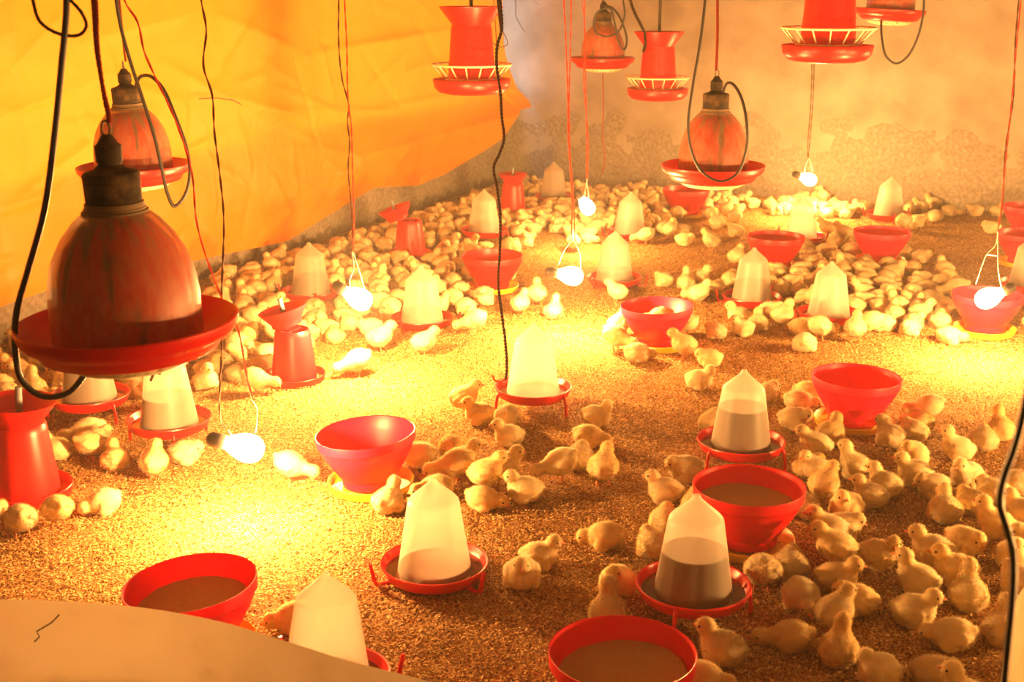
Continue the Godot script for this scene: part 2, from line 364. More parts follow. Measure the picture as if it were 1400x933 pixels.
var JARS := [
	{"at": [-1.3075, -2.377], "spin": 4.43, "level": 0.12, "legs": "up", "tilt": 0.0, "label": "nearly empty white jar drinker in a red tray with raised prongs"},
	{"at": [-0.7064, -2.4487], "spin": 5.21, "level": 0.6, "legs": "down", "tilt": 0.0, "label": "jar drinker two-thirds full of murky water in front of the meal bowl"},
	{"at": [-0.8516, -3.3728], "spin": 4.69, "level": 0.72, "legs": "down", "tilt": 0.0, "label": "jar drinker mostly full of brown water on a legged red tray"},
	{"at": [-1.5908, -3.5735], "spin": 2.38, "level": 0.03, "legs": "down", "tilt": 0.0, "label": "bright white jar drinker beside the end of the dark rope"},
	{"at": [-2.4555, -2.833], "spin": 6.0, "level": 0.55, "legs": "down", "tilt": 0.0, "label": "half-full jar drinker on a legged tray under the big bell drinker"},
	{"at": [-2.8362, -2.9098], "spin": 0.28, "level": 0.95, "legs": "down", "tilt": 0.0, "label": "greyish jar drinker in the chick crowd behind the hose loop"},
	{"at": [-2.4126, -4.3202], "spin": 5.15, "level": 0.3, "legs": "up", "tilt": 0.0, "label": "white jar drinker right of the left middle bulb"},
	{"at": [-3.075, -4.52], "spin": 1.74, "level": 0.5, "legs": "up", "tilt": 0.0, "label": "dull jar drinker half hidden in the chick crowd by the tarpaulin"},
	{"at": [-2.917, -5.9101], "spin": 0.87, "level": 0.3, "legs": "down", "tilt": 0.0, "label": "jar drinker on a legged tray behind the pink-red bowl"},
	{"at": [-1.9657, -5.3181], "spin": 0.71, "level": 0.33, "legs": "up", "tilt": 0.0, "label": "jar drinker right of the middle bulb"},
	{"at": [-2.2784, -6.3858], "spin": 1.85, "level": 0.4, "legs": "up", "tilt": 0.0, "label": "jar drinker in the crowd below the coiled-hose bell drinker"},
	{"at": [-3.1031, -7.2715], "spin": 4.9, "level": 0.2, "legs": "up", "tilt": 0.0, "label": "farthest jar drinker standing in the corner of the walls"},
	{"at": [-1.4162, -6.6535], "spin": 1.08, "level": 0.0, "legs": "up", "tilt": 0.0, "label": "pale jar drinker behind the red bowl near the far wall"},
	{"at": [-1.1031, -7.5215], "spin": 3.49, "level": 0.45, "legs": "up", "tilt": 0.0, "label": "half-lit jar drinker at the far wall with a red tray"},
	{"at": [-1.3053, -5.2279], "spin": 3.83, "level": 0.5, "legs": "up", "tilt": 0.0, "label": "half-full jar drinker in the chick cluster in front of the red bowl"},
	{"at": [-0.9513, -5.0915], "spin": 2.23, "level": 0.1, "legs": "up", "tilt": 0.0, "label": "nearly empty jar drinker with chicks all round it"},
	{"at": [-1.2648, -1.8532], "spin": 3.29, "level": 0.1, "legs": "up", "tilt": 4.0, "label": "jar drinker top showing above the cream sheet"},
	{"at": [-0.2501, -5.9902], "spin": 0.38, "level": 0.5, "legs": "up", "tilt": 0.0, "label": "pale jar drinker cut off by the right edge"},
]
var TUBE_FEEDERS := [
	{"at": [-2.4666, -3.5024], "spin": 0.436, "size": 1.0, "colour": "red_plastic", "lid": [-0.016, 0.205, 0.0], "lid_axis": [0.0, 1.0], "lid_tilt": 14.0, "label": "red tube feeder with tilted lid left of the white pecking chick"},
	{"at": [-2.5356, -2.3403], "spin": 0.436, "size": 1.12, "colour": "bright_red_plastic", "lid": [0.0, 0.185, 0.0], "lid_axis": [0.0, 1.0], "lid_tilt": -4.0, "label": "red tube feeder with a grey rod in its lid at the left edge"},
	{"at": [-3.1105, -5.4618], "spin": 0.436, "size": 1.0, "colour": "red_plastic", "lid": [-0.055, 0.195, 0.0], "lid_axis": [0.0, 1.0], "lid_tilt": 20.0, "label": "red tube feeder with open lid inside the chick crowd"},
	{"at": [-3.1467, -6.7584], "spin": 0.436, "size": 1.0, "colour": "bright_red_plastic", "lid": [0.0, 0.185, 0.0], "lid_axis": [0.0, 1.0], "lid_tilt": 0.0, "label": "red tube feeder with closed lid near the corner"},
]
var ROPES := [
	{"name": "dark_rope", "label": "dark twisted rope dangling down to the white drinker", "category": "rope", "path": [-1.6629, 2.69, -3.4849, -1.6629, 1.4082, -3.4849, -1.6629, 1.2882, -3.4849, -1.6592, 1.2048, -3.4866, -1.671, 1.1586, -3.481, -1.6731, 1.0992, -3.48, -1.6635, 1.0243, -3.4846, -1.6597, 0.9486, -3.4864, -1.6538, 0.883, -3.4892, -1.6659, 0.8389, -3.4834, -1.682, 0.7991, -3.4758, -1.6722, 0.7276, -3.4804, -1.6644, 0.6372, -3.4842, -1.6667, 0.5226, -3.4831, -1.671, 0.4413, -3.481, -1.6609, 0.3353, -3.4858, -1.6506, 0.2398, -3.4907, -1.6466, 0.1552, -3.4926, -1.6508, 0.1187, -3.4906], "r": 0.0028, "colour": "dark_rope", "strands": 2.0, "extra": [["tie", "red_cord", [-1.6508, 0.1236, -3.4906, -1.6655, 0.1138, -3.4836, -1.6824, 0.1188, -3.4756, -1.6865, 0.1334, -3.4737], 0.004], ["wire_loop", "rusty_wire", [-1.663, 1.209, -3.4848, -1.6514, 1.188, -3.4903, -1.6436, 1.1628, -3.494, -1.6553, 1.1543, -3.4884, -1.6729, 1.1564, -3.4801, -1.6846, 1.167, -3.4746], 0.0015], ["doubled_end", "dark_rope", [-1.6686, 1.3088, -3.4821, -1.6649, 1.257, -3.4839, -1.6592, 1.2048, -3.4866], 0.006]]},
	{"name": "string", "label": "thin dark string hanging below the coiled-hose bell drinker", "category": "string", "path": [-2.5757, 0.8447, -6.7094, -2.569, 0.6852, -6.712, -2.5691, 0.4829, -6.712, -2.5554, 0.3601, -6.7173, -2.5694, 0.2898, -6.7119], "r": 0.003, "colour": "red_rope", "strands": 1.0, "extra": []},
	{"name": "red_string", "label": "thin reddish string over the tarpaulin right of the hanging feeder", "category": "string", "path": [-2.5074, 2.69, -5.1879, -2.5074, 1.3777, -5.1879, -2.5074, 1.2577, -5.1879, -2.5019, 1.1646, -5.1905, -2.4964, 1.0643, -5.1932], "r": 0.0018, "colour": "red_rope", "strands": 1.0, "extra": []},
	{"name": "rope_end", "label": "short dark rope end tied to the top of the drinker under the big bell", "category": "rope", "path": [-2.3799, 0.2861, -2.7387, -2.3899, 0.2719, -2.7301, -2.3996, 0.262, -2.7217, -2.4086, 0.2388, -2.7139], "r": 0.004, "colour": "dark_rope", "strands": 1.0, "extra": [["knot", "dark_rope", [-2.4036, 0.2734, -2.7182, -2.3949, 0.2637, -2.7257, -2.386, 0.2583, -2.7334], 0.005]]},
	{"name": "black_cable", "label": "blurred black cable hanging close to the camera at the right edge", "category": "cable", "path": [-0.0348, 2.69, -1.0475, -0.0348, 1.1868, -1.0475, -0.0348, 1.0668, -1.0475, -0.0362, 1.0178, -1.0475, -0.0396, 0.9861, -1.0473, -0.0455, 0.9567, -1.0471, -0.0461, 0.934, -1.0471, -0.0383, 0.9125, -1.0474, -0.0316, 0.8908, -1.0476, -0.0282, 0.8514, -1.0477, -0.0275, 0.8107, -1.0478, -0.0265, 0.7658, -1.0478, -0.0262, 0.7268, -1.0478], "r": 0.0032, "colour": "black_hose", "strands": 1.0, "extra": []},
]
var GUARD := [-2.3, 0.0, -1.05, -1.98, 0.0, -1.3, -1.6707, 0.0, -1.4551, -1.5484, 0.0, -1.5031, -1.4161, 0.0, -1.5381, -1.2721, 0.0, -1.5535, -1.1172, 0.0, -1.5441, -0.9993, 0.0, -1.535, -0.8402, 0.0, -1.5344, -0.6, 0.0, -1.5, -0.35, 0.0, -1.4, -0.15, 0.0, -1.2]
var STRAW := [-1.5708, 0.2757, -1.49, -1.5859, 0.2594, -1.4842, -1.6124, 0.2412, -1.4741, -1.6084, 0.2313, -1.4756, -1.6181, 0.2208, -1.4719]
var TUB := [0.84, -2.1, 0.9]
var HEM := [[-8.2, 0.503], [-7.733, 0.503], [-7.475, 0.335], [-6.913, 0.184], [-6.648, 0.153], [-6.09, 0.224], [-5.78, 0.166], [-5.252, 0.073], [-4.556, 0.109], [-4.073, 0.151], [-3.637, 0.186], [-3.357, 0.171], [-2.4, 0.13], [3.0, 0.13]]
var CREASES := [[-4.751, 0.846, -5.508, 0.632, 0.022, 0.045], [-4.854, 0.798, -4.416, 1.004, 0.012, 0.035], [-4.854, 0.798, -4.956, 0.375, 0.014, 0.04], [-4.908, 0.776, -5.772, 0.432, 0.012, 0.035], [-7.052, 1.051, -5.469, 0.981, 0.03, 0.06], [-5.469, 0.981, -4.786, 1.192, 0.018, 0.05], [-7.892, 0.928, -6.502, 0.846, 0.018, 0.05], [-7.951, 0.498, -6.844, 0.447, 0.035, 0.05], [-6.844, 0.447, -5.919, 0.426, 0.022, 0.04], [-5.919, 0.426, -5.305, 0.544, 0.012, 0.035], [-5.982, 0.217, -5.562, 0.458, 0.014, 0.03], [-5.825, 0.128, -5.354, 0.354, 0.012, 0.03], [-4.681, 0.159, -4.669, 0.567, 0.012, 0.03], [-4.876, 0.141, -4.967, 0.496, -0.012, 0.03], [-3.417, 0.519, -3.754, 0.545, 0.014, 0.035], [-3.464, 0.849, -3.966, 0.936, 0.012, 0.04], [-3.615, 0.372, -4.34, 0.337, 0.012, 0.035], [-6.742, 0.203, -6.149, 0.386, -0.014, 0.03], [-6.492, 0.618, -5.019, 0.75, 0.01, 0.03], [-7.777, 0.696, -6.164, 0.648, 0.012, 0.035], [-3.946, 1.101, -4.582, 1.197, 0.01, 0.04], [-5.275, 0.18, -5.109, 0.425, 0.01, 0.025], [-4.493, 0.828, -4.097, 0.979, 0.008, 0.03]]
var STICK := [0.12, 0.8419, -4.5412, 0.12, 0.8351, -4.6635, 0.12, 0.816, -4.7786, 0.12, 0.7908, -4.8419]
# x, z, turn in degrees, pose, size, shows its parts, label, group, height
var CHICKS := [
	[-0.119, -2.296, 181.0, "tall", 0.81, true, "long-necked chick facing left, far right of the front right drinker", "chicks on the litter", 0.004],
	[-0.597, -2.159, 17.0, "doze", 0.76, true, "dozing chick facing right, right of the bowl cut by the bottom edge", "chicks on the litter", 0.004],
	[-0.188, -2.374, 12.0, "tuck", 0.75, true, "huddled chick facing right, far right of the front right drinker", "chicks on the litter", 0.004],
	[-0.288, -2.331, 254.0, "preen", 0.75, true, "preening chick facing the camera, right of the front right drinker", "chicks on the litter", 0.004],
	[-0.378, -2.385, 90.0, "tall", 0.76, true, "long-necked chick facing away, right of the front right drinker", "chicks on the litter", 0.004],
	[-0.594, -2.285, 176.0, "up", 0.82, true, "head-up chick facing left, in front of the front right drinker", "chicks on the litter", 0.004],
	[-0.176, -2.548, 186.0, "doze", 0.77, true, "dozing chick facing left, far right of the front right drinker", "chicks on the litter", 0.004],
	[-0.48, -2.407, 194.0, "sprawl", 0.75, true, "sprawled chick facing left, right of the front right drinker", "chicks on the litter", 0.004],
	[-0.086, -2.614, 84.0, "tall", 0.77, true, "long-necked chick facing away, far right of the front right drinker", "chicks on the litter", 0.004],
	[-0.408, -2.499, 61.0, "stand", 0.74, true, "standing chick facing away, right of the front right drinker", "chicks on the litter", 0.004],
	[-1.461, -2.03, 216.0, "doze", 0.75, true, "dozing chick facing left, right of the bowl behind the cream sheet", "chicks on the litter", 0.004],
	[-0.86, -2.335, 109.0, "tall", 0.78, true, "long-necked chick facing away, left of the front right drinker", "chicks on the litter", 0.004],
	[-0.261, -2.616, 8.0, "up", 0.8, true, "head-up chick facing right, far right of the front right drinker", "chicks on the litter", 0.004],
	[-0.387, -2.617, 180.0, "tuck", 0.78, true, "huddled chick facing left, right of the front right drinker", "chicks on the litter", 0.004],
	[-0.498, -2.587, 302.0, "doze", 0.78, true, "dozing chick facing the camera, right of the front right drinker", "chicks on the litter", 0.004],
	[-0.166, -2.749, 100.0, "tall", 0.81, true, "long-necked chick facing away, far right of the second meal bowl", "chicks on the litter", 0.004],
	[-0.893, -2.479, 275.0, "up", 0.76, true, "head-up chick facing the camera, left of the front right drinker", "chicks on the litter", 0.004],
	[-0.597, -2.619, 114.0, "peck", 0.79, true, "pecking chick facing away, right of the front right drinker", "chicks on the litter", 0.004],
	[-0.279, -2.775, 182.0, "tall", 0.8, true, "long-necked chick facing left, right of the second meal bowl", "chicks on the litter", 0.004],
	[-0.443, -2.702, 11.0, "up", 0.8, true, "head-up chick facing right, right of the second meal bowl", "chicks on the litter", 0.004],
	[-0.07, -2.877, 143.0, "tuck", 0.75, true, "huddled chick facing left, far right of the second meal bowl, nearer of two", "chicks on the litter", 0.004],
	[-1.103, -2.418, 293.0, "up", 0.8, true, "head-up chick facing the camera, right of the nearly empty front drinker", "chicks on the litter", 0.004],
	[-0.206, -2.859, 186.0, "up", 0.83, true, "head-up chick facing left, far right of the second meal bowl, nearer of two", "chicks on the litter", 0.004],
	[-0.555, -2.721, 102.0, "tuck", 0.82, true, "huddled chick facing away, right of the second meal bowl, nearer of two", "chicks on the litter", 0.004],
	[-0.74, -2.64, 350.0, "doze", 0.82, true, "dozing chick facing right, behind the front right drinker", "chicks on the litter", 0.004],
	[-0.473, -2.809, 192.0, "stand", 0.81, true, "standing chick facing left, right of the second meal bowl, nearer of two", "chicks on the litter", 0.004],
	[-1.105, -2.527, 24.0, "up", 0.75, true, "head-up chick facing right, right of the nearly empty front drinker", "chicks on the litter", 0.004],
	[-0.086, -3.008, 274.0, "up", 0.78, true, "head-up chick facing the camera, far right of the second meal bowl", "chicks on the litter", 0.004],
	[-0.378, -2.873, 359.0, "right", 0.78, true, "head-turned chick facing right, right of the second meal bowl", "chicks on the litter", 0.004],
	[-0.27, -2.948, 181.0, "up", 0.82, true, "head-up chick facing left, right of the second meal bowl", "chicks on the litter", 0.004],
	[-0.887, -2.702, 139.0, "tuck", 0.75, true, "huddled chick facing away, left of the second meal bowl, nearest of three", "chicks on the litter", 0.004],
	[-0.202, -3.025, 335.0, "tuck", 0.83, true, "huddled chick facing right, far right of the second meal bowl", "chicks on the litter", 0.004],
	[-0.503, -2.898, 191.0, "stand", 0.8, true, "standing chick facing left, right of the second meal bowl, farther of two", "chicks on the litter", 0.004],
	[-0.058, -3.121, 203.0, "tuck", 0.8, true, "huddled chick facing left, far right of the second meal bowl, farther of two", "chicks on the litter", 0.004],
	[-1.008, -2.697, 201.0, "doze", 0.77, true, "dozing chick facing left, left of the second meal bowl", "chicks on the litter", 0.004],
	[-2.339, -2.129, 138.0, "peck", 0.76, true, "pecking chick facing away, in front of the feeder at the left edge, nearest of three", "chicks on the litter", 0.004],
	[-0.486, -2.998, 30.0, "tuck", 0.79, true, "huddled chick facing right, right of the second meal bowl", "chicks on the litter", 0.004],
	[-0.147, -3.18, 182.0, "tall", 0.79, true, "long-necked chick facing left, far right of the second meal bowl", "chicks on the litter", 0.004],
	[-2.45, -2.124, 107.0, "peck", 0.77, true, "pecking chick facing away, in front of the feeder at the left edge, second of three", "chicks on the litter", 0.004],
	[-0.901, -2.848, 108.0, "tuck", 0.77, true, "huddled chick facing away, left of the second meal bowl, second of three", "chicks on the litter", 0.004],
	[-2.303, -2.213, 150.0, "peck", 0.75, true, "pecking chick facing away, in front of the feeder at the left edge, third of three", "chicks on the litter", 0.004],
	[-0.09, -3.286, 163.0, "up", 0.78, true, "head-up chick facing left, far right of the second meal bowl, farther of two", "chicks on the litter", 0.004],
	[-0.271, -3.215, 106.0, "up", 0.81, true, "head-up chick facing away, far right of the second meal bowl", "chicks on the litter", 0.004],
	[-0.506, -3.127, 245.0, "left", 0.79, true, "head-turned chick facing the camera, right of the second meal bowl", "chicks on the litter", 0.004],
	[-0.61, -3.091, 132.0, "tuck", 0.77, true, "huddled chick facing away, right of the second meal bowl, farther of two", "chicks on the litter", 0.004],
	[-0.856, -2.977, 117.0, "tuck", 0.82, true, "huddled chick facing away, left of the second meal bowl, third of three", "chicks on the litter", 0.004],
	[-0.214, -3.297, 145.0, "tuck", 0.77, true, "huddled chick facing left, far right of the brown-water drinker, nearer of two", "chicks on the litter", 0.004],
	[-2.27, -2.34, 243.0, "doze", 0.74, true, "dozing chick facing left, right of the feeder at the left edge", "chicks on the litter", 0.004],
	[-1.599, -2.663, 91.0, "up", 0.78, true, "head-up chick facing away, in front of the front pink bowl", "chicks on the litter", 0.004],
	[-1.381, -2.784, 16.0, "doze", 0.74, true, "dozing chick facing right, right of the front pink bowl", "chicks on the litter", 0.004],
	[-0.461, -3.229, 174.0, "up", 0.76, true, "head-up chick facing left, right of the brown-water drinker, nearer of two", "chicks on the litter", 0.004],
	[-0.168, -3.381, 154.0, "tuck", 0.83, true, "huddled chick facing left, far right of the tall pink bowl", "chicks on the litter", 0.004],
	[-0.576, -3.198, 71.0, "stand", 0.75, true, "standing chick facing away, right of the brown-water drinker", "chicks on the litter", 0.004],
	[-0.965, -3.031, 188.0, "up", 0.78, true, "head-up chick facing left, left of the second meal bowl", "chicks on the litter", 0.004],
	[-1.306, -2.876, 205.0, "up", 0.8, true, "head-up chick facing left, right of the front pink bowl", "chicks on the litter", 0.004],
	[-1.527, -2.79, 214.0, "doze", 0.78, true, "dozing chick facing left, right of the front pink bowl", "chicks on the litter", 0.004],
	[-0.317, -3.361, 207.0, "tuck", 0.79, true, "huddled chick facing left, far right of the brown-water drinker, farther of two", "chicks on the litter", 0.004],
	[-0.439, -3.32, 159.0, "up", 0.8, true, "head-up chick facing left, right of the brown-water drinker, farther of two", "chicks on the litter", 0.004],
	[-1.422, -2.884, 37.0, "stand", 0.79, true, "standing chick facing right, right of the front pink bowl", "chicks on the litter", 0.004],
	[-0.113, -3.499, 23.0, "tuck", 0.75, true, "huddled chick facing right, far right of the tall pink bowl", "chicks on the litter", 0.004],
	[-0.617, -3.29, 182.0, "glance", 0.74, true, "standing chick facing left, right of the brown-water drinker, nearer of two", "chicks on the litter", 0.004],
	[-1.149, -3.056, 96.0, "stand", 0.8, true, "standing chick facing away, left of the brown-water drinker", "chicks on the litter", 0.004],
	[-0.247, -3.478, 245.0, "up", 0.82, true, "head-up chick facing the camera, far right of the tall pink bowl", "chicks on the litter", 0.004],
	[-0.379, -3.439, 185.0, "up", 0.81, true, "head-up chick facing left, far right of the brown-water drinker", "chicks on the litter", 0.004],
	[-1.526, -2.905, 208.0, "peck", 0.82, true, "pecking chick facing left, right of the front pink bowl", "chicks on the litter", 0.004],
	[-1.94, -2.718, 14.0, "peck", 0.75, true, "pecking chick facing right, left of the front pink bowl", "chicks on the litter", 0.004],
	[-1.272, -3.039, 223.0, "peck", 0.79, true, "pecking chick facing left, far right of the front pink bowl", "chicks on the litter", 0.004],
	[-2.296, -2.575, 116.0, "stand", 0.74, true, "standing chick facing away, in front of the under-bell drinker", "chicks on the litter", 0.004],
	[-0.961, -3.199, 216.0, "tuck", 0.83, true, "huddled chick facing left, left of the brown-water drinker", "chicks on the litter", 0.004],
	[-0.537, -3.422, 170.0, "tall", 0.81, true, "long-necked chick facing left, right of the brown-water drinker", "chicks on the litter", 0.004],
	[-0.657, -3.377, 43.0, "tuck", 0.75, true, "huddled chick facing right, right of the brown-water drinker", "chicks on the litter", 0.004],
	[-1.432, -3.02, 26.0, "up", 0.8, true, "head-up chick facing right, right of the front pink bowl, nearer of two", "chicks on the litter", 0.004],
	[-1.553, -3.002, 47.0, "up", 0.82, true, "head-up chick facing right, right of the front pink bowl, farther of two", "chicks on the litter", 0.004],
	[-2.456, -2.592, 133.0, "up", 0.75, true, "head-up chick facing away, left of the under-bell drinker", "chicks on the litter", 0.004],
	[-1.261, -3.158, 102.0, "tuck", 0.83, true, "huddled chick facing away, far left of the brown-water drinker", "chicks on the litter", 0.004],
	[-1.684, -2.982, 209.0, "tuck", 0.81, true, "huddled chick facing left, right of the front pink bowl", "chicks on the litter", 0.004],
	[-0.401, -3.596, 307.0, "preen", 0.77, true, "preening chick facing the camera, right of the tall pink bowl", "chicks on the litter", 0.004],
	[-0.662, -3.475, 192.0, "stand", 0.78, true, "standing chick facing left, right of the brown-water drinker, farther of two", "chicks on the litter", 0.004],
	[-2.303, -2.719, 30.0, "tuck", 0.77, true, "huddled chick facing right, in front of the under-bell drinker", "chicks on the litter", 0.004],
	[-2.561, -2.612, 62.0, "peck", 0.74, true, "pecking chick facing right, left of the under-bell drinker", "chicks on the litter", 0.004],
	[-0.295, -3.691, 196.0, "tall", 0.79, true, "long-necked chick facing left, right of the tall pink bowl", "chicks on the litter", 0.004],
	[-2.668, -2.585, 194.0, "up", 0.75, true, "head-up chick facing left, behind the feeder at the left edge", "chicks on the litter", 0.004],
	[-1.627, -3.084, 118.0, "tuck", 0.81, true, "huddled chick facing away, right of the front pink bowl", "chicks on the litter", 0.004],
	[-0.232, -3.808, 105.0, "tuck", 0.78, true, "huddled chick facing away, right of the tall pink bowl", "chicks on the litter", 0.004],
	[-2.613, -2.699, 83.0, "tuck", 0.77, true, "huddled chick facing right, left of the under-bell drinker", "chicks on the litter", 0.004],
	[-1.301, -3.337, 12.0, "doze", 0.77, true, "dozing chick facing right, right of the white drinker at the rope end", "chicks on the litter", 0.004],
	[-0.489, -3.718, 148.0, "up", 0.8, true, "head-up chick facing left, right of the tall pink bowl", "chicks on the litter", 0.004],
	[-1.524, -3.243, 205.0, "up", 0.74, true, "head-up chick facing left, in front of the white drinker at the rope end", "chicks on the litter", 0.004],
	[-0.655, -3.673, 61.0, "left", 0.8, true, "head-turned chick facing away, left of the tall pink bowl", "chicks on the litter", 0.004],
	[-0.433, -3.791, 148.0, "tuck", 0.78, true, "huddled chick facing left, right of the tall pink bowl", "chicks on the litter", 0.004],
	[-2.7, -2.747, 231.0, "sprawl", 0.82, true, "sprawled chick facing left, in front of the hose-loop drinker", "chicks on the litter", 0.004],
	[-0.195, -3.93, 114.0, "tall", 0.77, true, "long-necked chick facing away, right of the tall pink bowl", "chicks on the litter", 0.004],
	[-1.571, -3.336, 116.0, "peck", 0.76, true, "pecking chick facing away, in front of the white drinker at the rope end", "chicks on the litter", 0.004],
	[-1.006, -3.618, 96.0, "tuck", 0.76, true, "huddled chick facing away, behind the brown-water drinker", "chicks on the litter", 0.004],
	[-0.428, -3.888, 158.0, "doze", 0.76, true, "dozing chick facing left, right of the tall pink bowl", "chicks on the litter", 0.004],
	[-0.78, -3.748, 12.0, "tuck", 0.81, true, "huddled chick facing right, left of the tall pink bowl, nearer of two", "chicks on the litter", 0.004],
	[-1.346, -3.512, 6.0, "left", 0.78, true, "head-turned chick facing right, right of the white drinker at the rope end", "chicks on the litter", 0.004],
	[-1.69, -3.377, 205.0, "up", 0.79, true, "head-up chick facing left, left of the white drinker at the rope end", "chicks on the litter", 0.004],
	[-0.417, -3.98, 178.0, "peck", 0.75, true, "pecking chick facing left, right of the tall pink bowl", "chicks on the litter", 0.004],
	[-2.995, -2.79, 244.0, "stand", 0.75, true, "standing chick facing left, left of the hose-loop drinker", "chicks on the litter", 0.004],
	[-1.769, -3.436, 36.0, "stand", 0.78, true, "standing chick facing right, left of the white drinker at the rope end", "chicks on the litter", 0.004],
	[-0.806, -3.928, 22.0, "doze", 0.79, true, "dozing chick facing right, left of the tall pink bowl", "chicks on the litter", 0.004],
	[-2.71, -3.068, 192.0, "up", 0.8, true, "head-up chick facing left, right of the hose-loop drinker", "chicks on the litter", 0.004],
	[-0.797, -4.026, 2.0, "tuck", 0.82, true, "huddled chick facing right, left of the tall pink bowl, farther of two", "chicks on the litter", 0.004],
	[-0.921, -3.975, 74.0, "tuck", 0.76, true, "huddled chick facing away, left of the tall pink bowl", "chicks on the litter", 0.004],
	[-2.829, -3.128, 41.0, "tuck", 0.77, true, "huddled chick facing right, right of the hose-loop drinker", "chicks on the litter", 0.004],
	[-2.497, -3.322, 36.0, "peck", 0.75, true, "pecking chick facing right, left of the feeder with the tilted lid", "chicks on the litter", 0.004],
	[-1.165, -4.01, 7.0, "up", 0.77, true, "head-up chick facing right, well in front of the tilted bowl", "chicks on the litter", 0.004],
	[-2.967, -3.243, 52.0, "tuck", 0.76, true, "huddled chick facing right, behind the hose-loop drinker", "chicks on the litter", 0.004],
	[-2.76, -3.406, 38.0, "up", 0.77, true, "head-up chick facing right, left of the feeder with the tilted lid", "chicks on the litter", 0.004],
	[-2.291, -3.628, 233.0, "peck", 0.82, true, "pecking chick facing left, right of the feeder with the tilted lid", "chicks on the litter", 0.004],
	[-2.625, -3.53, 56.0, "tuck", 0.75, true, "huddled chick facing right, left of the feeder with the tilted lid, third of four", "chicks on the litter", 0.004],
	[-1.212, -4.275, 201.0, "tuck", 0.76, true, "huddled chick facing left, right of the tilted bowl, nearer of two", "chicks on the litter", 0.004],
	[-1.465, -4.228, 39.0, "doze", 0.8, true, "dozing chick facing right, left of the tilted bowl", "chicks on the litter", 0.004],
	[-2.694, -3.666, 36.0, "tuck", 0.75, true, "huddled chick facing right, left of the feeder with the tilted lid, fourth of four", "chicks on the litter", 0.004],
	[-1.323, -4.316, 193.0, "stand", 0.79, true, "standing chick facing left, right of the tilted bowl", "chicks on the litter", 0.004],
	[-2.197, -3.947, 39.0, "stand", 0.78, true, "standing chick facing right, in front of the left-bulb drinker", "chicks on the litter", 0.004],
	[-2.369, -3.922, 41.0, "stand", 0.83, true, "standing chick facing right, left of the left-bulb drinker", "chicks on the litter", 0.004],
	[-1.581, -4.312, 350.0, "peck", 0.83, true, "pecking chick facing right, left of the tilted bowl", "chicks on the litter", 0.004],
	[-0.942, -4.611, 277.0, "tuck", 0.81, true, "huddled chick facing the camera, well in front of the empty cluster drinker", "chicks on the litter", 0.004],
	[-1.458, -4.452, 215.0, "doze", 0.78, true, "chick sitting inside the tilted pink bowl", "chicks on the litter", 0.089],
	[-0.461, -4.947, 26.0, "doze", 0.82, true, "dozing chick facing right, left of the bowl under the right bulb, nearer of two", "chicks on the litter", 0.004],
	[-0.793, -4.811, 95.0, "stand", 0.81, true, "standing chick facing away, right of the empty cluster drinker", "chicks on the litter", 0.004],
	[-0.919, -4.776, 52.0, "peck", 0.82, true, "pecking chick facing right, in front of the empty cluster drinker", "chicks on the litter", 0.004],
	[-1.633, -4.48, 80.0, "stand", 0.82, true, "standing chick facing away, left of the tilted bowl", "chicks on the litter", 0.004],
	[-1.294, -4.641, 166.0, "tuck", 0.74, true, "huddled chick facing left, right of the tilted bowl, farther of two", "chicks on the litter", 0.004],
	[-1.405, -4.61, 177.0, "peck", 0.79, true, "pecking chick facing left, right of the tilted bowl", "chicks on the litter", 0.004],
	[-0.76, -4.931, 189.0, "peck", 0.81, true, "pecking chick facing left, right of the empty cluster drinker", "chicks on the litter", 0.004],
	[-1.211, -4.725, 215.0, "up", 0.76, true, "head-up chick facing left, right of the tilted bowl", "chicks on the litter", 0.004],
	[-0.619, -5.009, 258.0, "tuck", 0.75, true, "huddled chick facing the camera, left of the bowl under the right bulb", "chicks on the litter", 0.004],
	[-1.002, -4.832, 32.0, "tuck", 0.83, true, "huddled chick facing right, left of the empty cluster drinker", "chicks on the litter", 0.004],
	[-0.172, -5.232, 183.0, "tuck", 0.81, true, "huddled chick facing left, right of the bowl under the right bulb", "chicks on the litter", 0.004],
	[-2.173, -4.308, 217.0, "peck", 0.78, true, "pecking chick facing left, right of the left-bulb drinker", "chicks on the litter", 0.004],
	[-0.724, -5.034, 159.0, "tuck", 0.81, false, "huddled chick facing left, right of the empty cluster drinker, nearer of two", "chicks on the litter", 0.004],
	[-1.177, -4.833, 104.0, "up", 0.77, false, "head-up chick facing away, left of the empty cluster drinker", "chicks on the litter", 0.004],
	[-1.089, -4.884, 68.0, "stand", 0.81, false, "standing chick facing away, left of the empty cluster drinker", "chicks on the litter", 0.004],
	[-0.527, -5.182, 96.0, "tuck", 0.8, false, "huddled chick facing away, left of the bowl under the right bulb", "chicks on the litter", 0.004],
	[-1.273, -4.899, 184.0, "up", 0.81, false, "head-up chick facing left, in front of the half-full cluster drinker", "chicks on the litter", 0.004],
	[-0.709, -5.209, 98.0, "up", 0.8, false, "head-up chick facing away, right of the empty cluster drinker", "chicks on the litter", 0.004],
	[-0.612, -5.274, 27.0, "up", 0.82, false, "head-up chick facing right, left of the bowl under the right bulb", "chicks on the litter", 0.004],
	[-1.986, -4.665, 93.0, "tall", 0.76, false, "long-necked chick facing away, far right of the left-bulb drinker", "chicks on the litter", 0.004],
	[-1.179, -5.062, 13.0, "tuck", 0.76, false, "huddled chick facing right, right of the half-full cluster drinker, nearer of two", "chicks on the litter", 0.004],
	[-2.122, -4.637, 85.0, "stand", 0.75, false, "standing chick facing away, right of the left-bulb drinker", "chicks on the litter", 0.004],
	[-0.535, -5.408, 156.0, "tuck", 0.78, false, "huddled chick facing left, left of the bowl under the right bulb", "chicks on the litter", 0.004],
